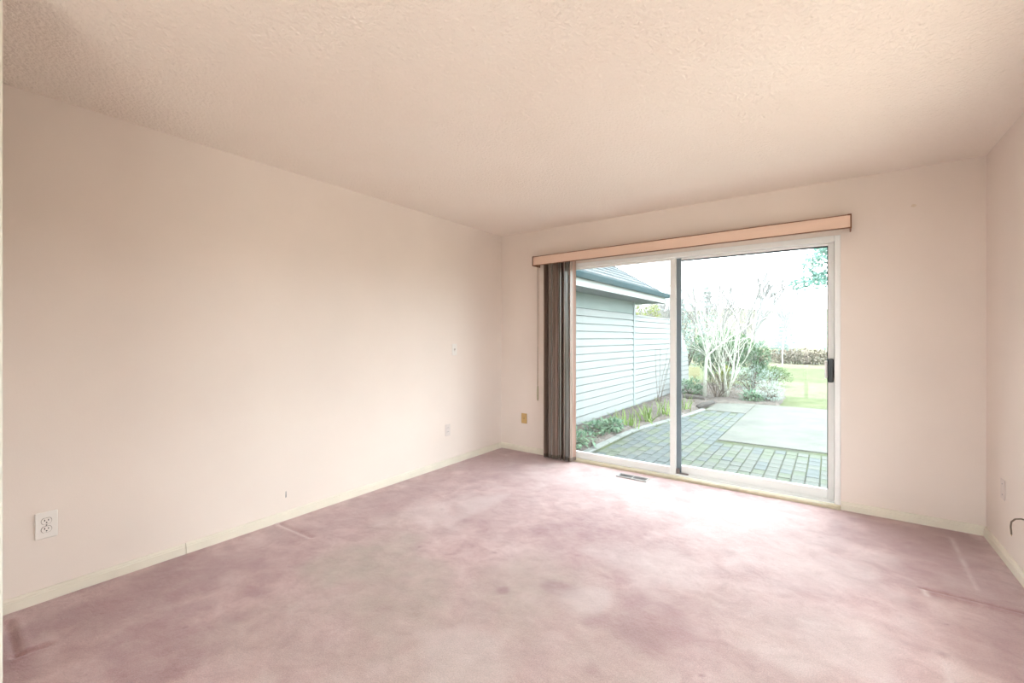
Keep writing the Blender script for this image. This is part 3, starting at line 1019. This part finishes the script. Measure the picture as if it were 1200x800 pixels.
# left-hand field: long blocks laid along the bed, staggered
LL = 0.238
for i in range(9):
    x = 1.838 - PW * (i + 0.5)
    off = (i % 2) * LL / 2
    for j in range(24):
        y = BY + T + 0.03 - off + LL * (j + 0.5)
        if y - LL / 2 < BY + T - 0.05 or y > 9.0:
            continue
        if x - PW / 2 < bed_edge(y) + 0.06:
            continue
        o = piece('paver', paver_mesh(PW - 0.009, LL - 0.009, R.choice([0, 1, 1, 2])), patio,
                  (x + R.uniform(-.001, .001), y + R.uniform(-.0015, .0015), G + R.uniform(-0.0035, 0.0025)))
        o.rotation_euler = (R.uniform(-.006, .006), R.uniform(-.012, .012), R.uniform(-.01, .01))
        count += 1
MB().box(1.85, 5.5, 6.52, 9.80, G - 0.03, G + 0.004, 0.006).build('concrete_slab', M['slab'], patio)
MB().box(1.85, 5.5, 9.815, 10.45, G - 0.03, G + 0.001, 0.006).build('concrete_slab', M['slab'], patio)
MB().box(1.15, 1.838, 9.07, 10.45, G - 0.03, G + 0.001, 0.006).build('concrete_slab', M['slab'], patio)
MB().box(3.245, 5.5, BY + T + 0.03, 6.50, G - 0.03, G + 0.002, 0.006).build('concrete_slab', M['slab'], patio)
# pale edging stones along the bed
ey = BY + T + 0.03
k = 0
while ey < 9.0:
    x = bed_edge(ey + 0.2) + 0.02
    kb = MB().box(-0.045, 0.045, -0.195, 0.195, -0.06, 0.012, 0.008).mesh('edging_stone')
    kb.materials.append(M['kerb'])
    o = piece('edging_stone', kb, patio, (x, ey + 0.2, G + R.uniform(-.004, .004)))
    o.rotation_euler = (0, 0, -math.atan2(bed_edge(ey + 0.4) - bed_edge(ey), 0.4))
    ey += 0.402

# ---------------------------------------------------------------- house wing with lap siding
WX, WY1 = -0.15, 8.75
hw = thing('house_wing', 'white lap-sided house wing with grey hip roof seen through the door', 'house', (WX - 1.5, 6.6, -0.15))
MB().box(WX - 3.4, WX - 0.02, BY + T + 0.01, WY1 - 0.012, -0.15, 2.0).build('wall_core', M['siding_trim'], hw)
MB().box(WX - 3.4, WX - 0.004, BY + T + 0.01, WY1 - 0.01, -0.2, -0.10).build('foundation', M['foundation'], hw)
EXP = 0.1235
z = -0.105
nb = 0
while z < 1.74:
    MB().prism([(WX - 0.02, z), (WX + 0.014, z), (WX + 0.002, z + EXP - 0.014), (WX - 0.02, z + EXP - 0.014)], 'y', BY + T + 0.012, WY1 - 0.06).build('siding_board', M['siding'], hw)
    z += EXP
MB().box(WX - 0.02, WX + 0.004, BY + T + 0.012, WY1 - 0.06, z, 1.99).build('frieze_board', M['frieze'], hw)
MB().box(WX - 0.03, WX + 0.022, WY1 - 0.06, WY1 + 0.022, -0.12, 1.99, 0.003).build('corner_board', M['siding_trim'], hw)
MB().box(WX - 0.09, WX - 0.03, WY1 - 0.012, WY1 + 0.022, -0.12, 1.99, 0.003).build('corner_board', M['siding_trim'], hw)
EX, EY = 0.30, 9.25
MB().box(WX - 3.4, EX - 0.002, BY + T + 0.012, EY - 0.002, 1.990, 2.008).build('soffit', M['soffit'], hw)
MB().box(EX - 0.002, EX + 0.020, BY + T + 0.012, EY + 0.02, 1.974, 2.125, 0.003).build('fascia', M['fascia'], hw)
MB().box(WX - 3.4, EX - 0.003, EY - 0.002, EY + 0.020, 1.974, 2.125, 0.003).build('fascia', M['fascia'], hw)
gp = [(EX + 0.021, 2.086), (EX + 0.075, 2.080), (EX + 0.088, 2.100), (EX + 0.100, 2.128), (EX + 0.110, 2.150), (EX + 0.110, 2.162), (EX + 0.098, 2.162), (EX + 0.094, 2.148),
      (EX + 0.070, 2.094), (EX + 0.031, 2.098), (EX + 0.031, 2.160), (EX + 0.021, 2.160)]
MB().prism(gp, 'y', BY + T + 0.012, EY + 0.11).build('gutter', M['gutter'], hw)
gq = [(2 * 0 + (EY + 0.021) + (a - EX - 0.021), b) for a, b in gp]
MB().prism(gq, 'x', WX - 3.4, EX + 0.02).build('gutter', M['gutter'], hw)
# roof planes under the shingles
PITCH = 0.70
rx0, rz0 = EX + 0.045, 2.150
ry1 = EY + 0.045
D = 2.6
rd = MB()
rd.poly([(rx0, BY + T + 0.02, rz0 - 0.02), (rx0, ry1, rz0 - 0.02), (rx0 - D, ry1 - D, rz0 + PITCH * D - 0.02), (rx0 - D, BY + T + 0.02, rz0 + PITCH * D - 0.02),
         (rx0, BY + T + 0.02, rz0 - 0.05), (rx0, ry1, rz0 - 0.05), (rx0 - D, ry1 - D, rz0 + PITCH * D - 0.05), (rx0 - D, BY + T + 0.02, rz0 + PITCH * D - 0.05)],
        [(0, 1, 2, 3), (7, 6, 5, 4), (0, 4, 5, 1), (1, 5, 6, 2), (2, 6, 7, 3), (3, 7, 4, 0)])
rd.poly([(rx0, ry1, rz0 - 0.02), (rx0 - 2 * D, ry1, rz0 - 0.02), (rx0 - D, ry1 - D, rz0 + PITCH * D - 0.02),
         (rx0, ry1, rz0 - 0.05), (rx0 - 2 * D, ry1, rz0 - 0.05), (rx0 - D, ry1 - D, rz0 + PITCH * D - 0.05)],
        [(0, 1, 2), (5, 4, 3), (0, 3, 4, 1), (1, 4, 5, 2), (2, 5, 3, 0)])
rd.build('roof_deck', M['soffit'], hw)
CE = 0.125          # plan width of a shingle course
SW = 0.31
nsh = 0
for c in range(15):
    s0, s1 = c * CE, (c + 1) * CE + 0.02
    y = 4.6 + (c % 2) * SW / 2 + R.uniform(-.02, .02)
    while y < ry1 - s0 - 0.02 and nsh < 296:
        ya, yb = y, y + SW - 0.012
        e0, e1 = min(yb, ry1 - s0), min(yb, ry1 - s1)
        e1 = max(e1, ya + 0.004)
        up0, up1 = 0.024, 0.004
        za, zb = rz0 + PITCH * s0 - 0.02, rz0 + PITCH * s1 - 0.02
        xa, xb = rx0 - s0 + 0.012, rx0 - s1
        q = MB()
        q.poly([(xa, ya, za), (xa, e0, za), (xb, e1, zb), (xb, ya, zb), (xa, ya, za + up0), (xa, e0, za + up0), (xb, e1, zb + up1), (xb, ya, zb + up1)],
               [(3, 2, 1, 0), (4, 5, 6, 7), (0, 1, 5, 4), (1, 2, 6, 5), (2, 3, 7, 6), (3, 0, 4, 7)])
        if nsh % 1 == 0:
            q.build('shingle', R.choice(SH), hw)
        nsh += 1
        y += SW
for c in range(16):
    s0, s1 = c * 0.15, (c + 1) * 0.15 + 0.03
    p0 = Vector((rx0 - s0, ry1 - s0, rz0 + PITCH * s0 + 0.012))
    p1 = Vector((rx0 - s1, ry1 - s1, rz0 + PITCH * s1 - 0.002))
    a, b = Vector((-0.07, 0.03, -0.015)), Vector((0.03, -0.07, -0.015))
    dn = Vector((0, 0, -0.012))
    pts = [p0 + b, p0, p0 + a, p1 + a, p1, p1 + b]
    q = MB().poly(pts + [x + dn for x in pts], [(0, 1, 4, 5), (1, 2, 3, 4), (11, 10, 7, 6), (10, 9, 8, 7), (0, 6, 7, 1), (1, 7, 8, 2), (2, 8, 9, 3), (3, 9, 10, 4), (4, 10, 11, 5), (5, 11, 6, 0)])
    q.build('hip_cap', R.choice(SH), hw)

# ---------------------------------------------------------------- lap-board fence running on from the wing
fn = thing('garden_fence', 'white lap-board garden fence with a sloping end beyond the wing', 'fence', (WX - 0.03, 10.9, -0.15))


def fence_end(z):
    pts = [(1.70, 11.55), (1.55, 12.0), (1.40, 12.3), (1.1, 12.68), (0.82, 12.92), (0.4, 13.02), (-0.2, 13.05)]
    for (za, ya), (zb, yb) in zip(pts, pts[1:]):
        if zb <= z <= za:
            t = (za - z) / (za - zb)
            return ya + (yb - ya) * t
    return 13.05 if z < 0 else 11.55


z = -0.115
while z < 1.66:
    zt = min(z + EXP - 0.014, 1.70)
    yb, yt = fence_end(z), fence_end(zt)
    y0 = WY1 + 0.026
    q = MB()
    xs4 = [(WX - 0.022, z), (WX + 0.014, z), (WX + 0.002, zt), (WX - 0.022, zt)]
    q.poly([(x, y0, zz) for x, zz in xs4] + [(x, yb if zz == z else yt, zz) for x, zz in xs4],
           [(3, 2, 1, 0), (4, 5, 6, 7), (0, 1, 5, 4), (1, 2, 6, 5), (2, 3, 7, 6), (3, 0, 4, 7)])
    q.build('fence_board', M['fence'], fn)
    z += EXP
bk = [(WY1 + 0.026, -0.15), (13.03, -0.15), (13.0, 0.4), (12.90, 0.82), (12.66, 1.1), (12.28, 1.40), (11.98, 1.55), (11.53, 1.69), (WY1 + 0.026, 1.69)]
MB().prism(bk, 'x', WX - 0.030, WX - 0.023).build('backing_sheet', M['siding_trim'], fn)
MB().box(WX - 0.05, WX + 0.02, WY1 + 0.026, 11.55, 1.70, 1.73, 0.004).build('cap_rail', M['fence'], fn)
for y in (8.9, 10.2, 11.4, 12.9):
    MB().box(WX - 0.12, WX - 0.031, y - 0.045, y + 0.045, -0.2, fence_end(1.69) and (1.69 if y < 11.5 else 0.75), 0.004).build('post', M['siding_trim'], fn)


# ---------------------------------------------------------------- plants
def leaf(mb, p, d, n, l, w):
    """one folded leaf: four triangles"""
    d = d.normalized()
    s = d.cross(n)
    if s.length < 1e-4:
        s = d.cross(Vector((1, 0.2, 0)))
    s.normalize()
    u = s.cross(d)
    a = p
    m = p + d * l * 0.5
    mb.poly([a, m + s * w / 2 + u * w * .15, p + d * l - u * l * .12, m - s * w / 2 + u * w * .15, m], [(0, 1, 4), (1, 2, 4), (2, 3, 4), (3, 0, 4)])


def rv(rng, z=None):
    v = Vector((rng.gauss(0, 1), rng.gauss(0, 1), rng.gauss(0, 1) if z is None else z))
    return v.normalized()


def grow(mb, rng, p, d, length, rad, depth, spread, n, tips, up=0.25, kids=(2, 3), shrink=0.7):
    """recursive bare branch"""
    segs = 3
    pts = [p]
    rr = [rad]
    q = p
    for i in range(segs):
        d = (d + rv(rng) * 0.16 + Vector((0, 0, up * 0.22))).normalized()
        q = q + d * (length / segs)
        pts.append(q)
        rr.append(rad * (1 - 0.38 * (i + 1) / segs))
    mb.tube(pts, rr, n, False)
    if depth <= 0:
        tips.append((q, d))
        return
    for k in range(rng.randint(*kids)):
        j = rng.randint(1, segs)
        nd = (d + rv(rng) * spread + Vector((0, 0, up))).normalized()
        grow(mb, rng, pts[j], nd, length * shrink * rng.uniform(0.75, 1.15), rr[j] * 0.68, depth - 1, spread, max(3, n - 1), tips, up, kids, shrink)
    grow(mb, rng, q, d, length * shrink, rr[-1], depth - 1, spread, max(3, n - 1), tips, up, kids, shrink)


def bare_tree(name, label, loc, stems, h, rad, depth, m, seed, spread=0.55, group=None, up=0.2, cat='tree', lean=0.35, kids=(2, 3), trunk=0.3):
    rng = random.Random(seed)
    root = thing(name, label, cat, loc, group)
    base = Vector(loc)
    tk, br = MB(), MB()
    tips = []
    for s in range(stems):
        d = Vector((rng.uniform(-lean, lean), rng.uniform(-lean, lean) * .6, 1)).normalized()
        b = base + Vector((rng.uniform(-.07, .07), rng.uniform(-.07, .07), -0.05)) * (0 if stems == 1 else 1)
        L0 = h * trunk * rng.uniform(.8, 1.15)
        pts, q = [b], b
        for i in range(4):
            d = (d + rv(rng) * 0.07).normalized()
            q = q + d * L0 / 4
            pts.append(q)
        r = rad * rng.uniform(.7, 1)
        rr = [r * (1.15 - 0.1 * i) for i in range(5)]
        tk.tube(pts, rr, 7, True)
        for k in range(rng.randint(*kids) + 1):
            nd = (d + rv(rng) * spread + Vector((0, 0, up))).normalized()
            grow(br, rng, pts[rng.randint(3, 4)], nd, h * (1 - trunk) * 0.36 * rng.uniform(.8, 1.1), rr[4] * 0.75, depth, spread, 5, tips, up, kids)
    tk.build('trunk', m, root, True)
    tag(br.build('branches', m, root, True), kind='stuff')
    return root, tips


def leafy_bush(name, label, loc, rx, ry, rz, nl, ll, lw, m, seed, cat='bush', group=None, stem_m=None, lobes=6, flat=0.0):
    rng = random.Random(seed)
    root = thing(name, label, cat, loc, group)
    base = Vector(loc)
    centres = [(Vector((0, 0, rz * 0.5)), 0.75)]
    for k in range(lobes):
        a = rng.uniform(0, 6.283)
        centres.append((Vector((math.cos(a) * rx * .55, math.sin(a) * ry * .55, rz * rng.uniform(.3, .75))), rng.uniform(.35, .55)))
    st = MB()
    for c, s in centres:
        st.tube([base + Vector((0, 0, -0.03)), base + c * 0.5 + Vector((0, 0, 0.0)), base + c], [0.02 * rz + .004, 0.014 * rz + .003, 0.006], 5, False)
    mb = MB()
    for i in range(nl):
        c, s = rng.choice(centres)
        v = rv(rng)
        rad = rng.uniform(0.55, 1.0) ** 0.5
        p = base + c + Vector((v.x * rx * s, v.y * ry * s, v.z * rz * 0.5 * s * 1.1)) * rad
        if p.z < base.z + 0.01:
            p.z = base.z + rng.uniform(0.01, 0.08)
        d = (v + rv(rng) * 0.8 + Vector((0, 0, 0.2 - flat))).normalized()
        leaf(mb, p, d, Vector((0, 0, 1)), ll * rng.uniform(.7, 1.2), lw * rng.uniform(.7, 1.2))
        if i % 9 == 0:
            st.tube([base + c * 0.9, p], [0.004, 0.002], 3, False)
    st.build('stems', stem_m or M['bark_brown'], root)
    tag(mb.build('foliage', m, root), kind='stuff')
    return root


def conifer(name, label, loc, h, r, m, seed, levels=16, per=8, group=None, cat='tree', start=0.08):
    rng = random.Random(seed)
    root = thing(name, label, cat, loc, group)
    base = Vector(loc)
    MB().tube([base, base + Vector((0, 0, h * .5)), base + Vector((0, 0, h))], [h * .018, h * .011, h * .002], 7).build('trunk', M['bark_brown'], root)
    mb = MB()
    for lv in range(levels):
        t = start + (1 - start) * lv / levels
        L = r * (1 - t) ** 0.85 * rng.uniform(.8, 1.1) + h * 0.008
        for k in range(per):
            a = 6.283 * (k + rng.random() * .8) / per + lv * 0.7
            d = Vector((math.cos(a), math.sin(a), rng.uniform(-.35, -.05)))
            p0 = base + Vector((0, 0, h * t))
            nseg = max(3, int(L / (r * 0.10)))
            for q in range(nseg):
                f = (q + 1) / nseg
                p1 = p0 + d * L * f * rng.uniform(.85, 1.05)
                for e in range(9 if r > 3 else 5):
                    p = p1 + rv(rng) * (r * 0.06)
                    dd = (d * 0.7 + rv(rng) * 0.7 + Vector((0, 0, 0.1))).normalized()
                    ln = min(r * 0.12, 0.24) * rng.uniform(.7, 1.2)
                    w = ln * 0.28
                    s = dd.cross(Vector((0, 0, 1)))
                    if s.length < 1e-3:
                        s = Vector((1, 0, 0))
                    s.normalize()
                    u = s.cross(dd)
                    b0 = p - dd * ln * .3
                    mb.poly([b0, b0 + dd * ln * .4 + s * w, b0 + dd * ln * .4 - s * w * .6 + u * w * .8, b0 + dd * ln * .4 - s * w * .5 - u * w * .8, b0 + dd * ln],
                            [(0, 2, 1), (0, 3, 2), (0, 1, 3), (4, 1, 2), (4, 2, 3), (4, 3, 1)])
    tag(mb.build('foliage', m, root), kind='stuff')
    return root


# bare lichen-pale shrubs at the end of the bed
bare_tree('bare_shrub_tree', 'pale bare young tree just past the fence end', (0.77, 10.75, -0.10), 1, 3.7, 0.050, 3, M['bark_pale'], 5, 0.75, up=0.10, lean=0.05, trunk=0.32, kids=(1, 3))
bare_tree('bare_shrub', 'pale multi-stemmed bare shrub spreading over the end of the bed', (1.14, 11.0, -0.10), 6, 2.8, 0.026, 2, M['bark_pale'], 9, 0.7, up=0.10, cat='shrub', lean=0.75, trunk=0.34, kids=(1, 3))
leafy_bush('evergreen_bush', 'dark evergreen bush behind the bare shrubs', (0.50, 14.2, -0.12), 0.85, 0.7, 1.60, 3200, 0.13, 0.045, M['leaf_rhodo'], 3, lobes=9)
leafy_bush('evergreen_bush', 'glossy green rounded bush right of the bare shrubs', (1.42, 13.2, -0.12), 0.42, 0.5, 1.35, 1500, 0.11, 0.045, M['leaf_rhodo'], 4, lobes=6)
leafy_bush('grey_shrub', 'grey-green airy shrub at the patio corner', (1.72, 11.3, -0.12), 0.62, 0.5, 0.78, 1500, 0.07, 0.016, M['leaf_grey'], 12, lobes=8)
leafy_bush('grey_shrub', 'low grey-green shrub at the edge of the lawn', (2.0, 10.95, -0.12), 0.38, 0.3, 0.42, 900, 0.06, 0.018, M['leaf_grey'], 13, lobes=6)
leafy_bush('low_plant', 'small green clump in front of the grey shrubs', (1.66, 10.75, -0.12), 0.26, 0.18, 0.24, 360, 0.08, 0.03, M['leaf_low'], 15, lobes=5)
leafy_bush('lawn_bush', 'small round green bush standing on the lawn', (1.75, 15.2, -0.16), 0.52, 0.45, 0.62, 1300, 0.07, 0.03, M['leaf_mid'], 18, lobes=7)
leafy_bush('bright_shrub', 'small yellow-green shrub among the bare stems', (0.92, 12.0, -0.12), 0.22, 0.2, 0.72, 420, 0.09, 0.04, M['leaf_bright'], 20, lobes=4)
leafy_bush('low_plant', 'low green plant at the foot of the fence end', (0.35, 11.2, -0.11), 0.34, 0.3, 0.34, 420, 0.10, 0.04, M['leaf_low'], 22, lobes=5)
leafy_bush('twiggy_shrub', 'brown twiggy undergrowth around the bare shrub', (1.0, 10.85, -0.11), 0.42, 0.3, 0.55, 700, 0.14, 0.008, M['litter'], 24, cat='shrub', lobes=7)
leafy_bush('ground_cover', 'leafy green ground cover nearest the door beside the siding', (0.30, 5.05, -0.10), 0.36, 0.55, 0.16, 620, 0.085, 0.045, M['leaf_low'], 26, cat='plant', lobes=8, flat=0.2)
leafy_bush('ground_cover', 'second leafy green clump along the patio edging', (0.42, 5.95, -0.10), 0.24, 0.36, 0.15, 380, 0.085, 0.045, M['leaf_low'], 27, cat='plant', lobes=7, flat=0.2)


def bulb_clump(label, loc, n, h, seed):
    rng = random.Random(seed)
    root = thing('bulb_clump', label, 'plant', loc, 'spring bulbs in the bed')
    base = Vector(loc)
    for i in range(n):
        mb = MB()
        p = base + Vector((rng.gauss(0, .055), rng.gauss(0, .07), -0.03))
        d = Vector((rng.gauss(0, .22), rng.gauss(0, .22), 1)).normalized()
        side = d.cross(rv(rng)).normalized()
        hh = h * rng.uniform(.6, 1.1)
        w = 0.011
        pts = []
        for s in range(4):
            t = s / 3
            c = p + d * hh * t + Vector((d.x, d.y, 0)) * hh * 0.5 * t * t
            ww = w * (1 - 0.75 * t)
            nn = side.cross(d) * 0.002
            pts += [c + side * ww, c + nn, c - side * ww, c - nn]
        fs = []
        for s in range(3):
            for k in range(4):
                fs.append((s * 4 + k, s * 4 + (k + 1) % 4, (s + 1) * 4 + (k + 1) % 4, (s + 1) * 4 + k))
        fs.append((12, 13, 14, 15))
        mb.poly(pts, fs)
        mb.build('blade', M['blade'], root)


bulb_clump('sparse clump of green bulb shoots nearest the siding', (0.36, 6.75, -0.10), 13, 0.22, 1)
bulb_clump('tall clump of green bulb shoots right at the patio edge', (0.62, 6.55, -0.10), 22, 0.30, 2)
bulb_clump('thick clump of green bulb shoots left of the door meeting stile', (0.70, 7.15, -0.10), 26, 0.33, 3)
bulb_clump('small clump of green bulb shoots behind the thick clump', (0.48, 7.5, -0.10), 15, 0.26, 4)
bulb_clump('clump of green bulb shoots half hidden by the door meeting stile', (0.74, 7.85, -0.10), 20, 0.31, 5)
bulb_clump('clump of green bulb shoots right of the door meeting stile', (0.82, 8.7, -0.10), 24, 0.32, 6)

# thin bare canes against the fence
rng = random.Random(77)
cn = thing('bare_canes', 'thin bare canes leaning in front of the white fence', 'shrub', (0.15, 9.3, -0.10))
for k in range(5):
    p = Vector((0.15 + rng.uniform(-.05, .05), 9.3 + rng.uniform(-.06, .06), -0.12))
    d = Vector((rng.uniform(-.12, .2), rng.uniform(-.5, .3), 1)).normalized()
    pts = [p]
    for s in range(4):
        d = (d + rv(rng) * .08).normalized()
        p = p + d * 0.3
        pts.append(p)
    MB().tube(pts, [.006, .005, .004, .003, .002], 5).build('cane', M['bark_brown'], cn)

# leaf litter on the bed
rng = random.Random(31)
lm = MB()
for i in range(1500):
    y = rng.uniform(4.5, 12.5)
    x = rng.uniform(-0.10, bed_edge(y) - 0.02)
    leaf(lm, Vector((x, y, -0.088 + rng.uniform(0, .02))), rv(rng, 0.1), Vector((0, 0, 1)), rng.uniform(.03, .07), rng.uniform(.015, .035))
tag(lm.build('leaf_litter', M['litter']), 'brown leaf litter scattered over the soil bed', 'leaves', None, 'stuff')

# log edging by the end of the bed
lg = MB().tube([(1.02, 9.02, -0.07), (1.06, 9.4, -0.065), (1.13, 9.85, -0.07)], [0.04, 0.046, 0.038], 9)
tag(lg.build('edging_log', M['log'], None, True), 'dark log lying along the far edge of the bed', 'log')
lg = MB().tube([(0.42, 10.25, -0.07), (0.62, 10.3, -0.06), (0.88, 10.22, -0.06)], [0.05, 0.05, 0.04], 9)
tag(lg.build('edging_log', M['log'], None, True), 'dark log lying across the bed below the fence end', 'log')

# pale board past the fence end
bd = thing('pale_board', 'pale yellow board on a post just past the fence end', 'board', (-0.08, 13.45, -0.15))
MB().box(-0.24, 0.06, 13.42, 13.455, 0.15, 0.41, 0.004).build('board', M['wood_pale'], bd)
MB().box(-0.13, -0.06, 13.456, 13.52, -0.2, 0.40, 0.004).build('post', M['wood_pale'], bd)

# bush and tree behind the fence
leafy_bush('tall_bush', 'yellow-green rounded bush showing above the white fence', (-0.95, 11.6, -0.15), 0.62, 0.6, 2.75, 2200, 0.08, 0.035, M['leaf_bright'], 41, lobes=7)
leafy_bush('tall_bush', 'pale grey-green bush behind the fence right of the yellow-green one', (-0.8, 14.6, -0.15), 0.9, 0.7, 2.9, 1500, 0.10, 0.03, M['leaf_grey'], 42, lobes=8)

# hedge, post, distant trees
leafy_bush('brown_hedge', 'low brown hedge across the far side of the lawn', (1.2, 34.5, -0.72), 3.2, 0.8, 1.25, 2600, 0.22, 0.10, M['hedge'], 50, cat='hedge', lobes=16)
pw = MB().box(0.83, 0.90, 29.96, 30.03, -0.75, 0.62, 0.008)
pw.prism([(0.83, 0.62), (0.90, 0.62), (0.865, 0.66)], 'y', 29.96, 30.03)
tag(pw.build('white_post', M['post']), 'slim white post in front of the brown hedge', 'post')

far = [(-4.8, 26.0, 5.6, 1, 61), (-2.6, 28.0, 7.4, 1, 62), (-0.6, 31.0, 8.0, 1, 63), (-7.0, 30.0, 6.6, 2, 64), (-5.2, 38.0, 8.6, 1, 65), (-2.2, 40.0, 10.2, 1, 66),
       (0.6, 44.0, 8.6, 1, 67), (-9.5, 42.0, 9.0, 1, 68), (-8.0, 52.0, 10.0, 2, 69), (-0.8, 24.0, 3.2, 3, 72)]
lab = ['bare grey tree nearest the fence end in the distance', 'tall bare grey tree behind the pale bare shrubs', 'bare grey tree left of the open hillside',
       'double-stemmed bare tree far left behind the meeting stile', 'tall bare tree beside the small conifer', 'tallest bare tree at the middle of the view',
       'bare tree on the slope above the hedge', 'bare tree far off behind the fence', 'twin bare tree on the far hillside at left', 'low bushy bare thicket behind the grey shrubs']
for (x, y, h_, st, sd), lb in zip(far, lab):
    zg = -0.65 + 8.0 * max(0, min(1, (y - 44) / 70)) ** 2
    bare_tree('bare_tree', lb, (x, y, zg), st, h_, 0.018 * h_, 4, M['bark_far'], sd, 0.6, 'bare trees beyond the lawn', 0.22, 'tree', 0.15, (2, 3), 0.3)

rng = random.Random(5)
for q in range(12):
    y = rng.uniform(30, 60)
    x = 3.084 + (-0.44 + 0.40 * (q + rng.random()) / 12) * y
    zg = -0.65 + 8.0 * max(0, min(1, (y - 44) / 70)) ** 2
    bare_tree('bare_tree', 'bare grey tree in the hazy tree line beyond the lawn', (x, y, zg), rng.choice([1, 1, 2]), rng.uniform(5.5, 9.0), 0.1, 3, M['bark_far'], 200 + q, 0.6,
              'hazy tree line', 0.22, 'tree', 0.15, (2, 3), 0.3)

conifer('small_conifer', 'slim pointed conifer left of centre in the sliding pane', (-6.4, 45.0, -0.6), 7.0, 1.4, M['needle'], 81, 15, 7, 'distant conifers')
conifer('small_conifer', 'rounder pale conifer beside the meeting stile', (-9.0, 45.5, -0.6), 6.0, 2.0, M['needle'], 82, 13, 8, 'distant conifers')
conifer('small_conifer', 'small grey-green conifer low behind the bare trees', (-0.2, 46.0, -0.6), 4.0, 1.3, M['needle'], 83, 12, 7, 'distant conifers')
conifer('tall_conifer', 'tall teal conifer at the upper right corner of the glass', (4.2, 27.0, -0.6), 12.0, 3.9, M['needle_dark'], 84, 20, 10, None, 'tree', 0.42)
conifer('tall_conifer', 'pale tree row conifer below the tall teal one', (4.6, 52.0, 0.0), 9.5, 2.4, M['needle'], 85, 14, 8)

for o in bpy.data.objects:
    if '_w' in o:
        del o['_w']
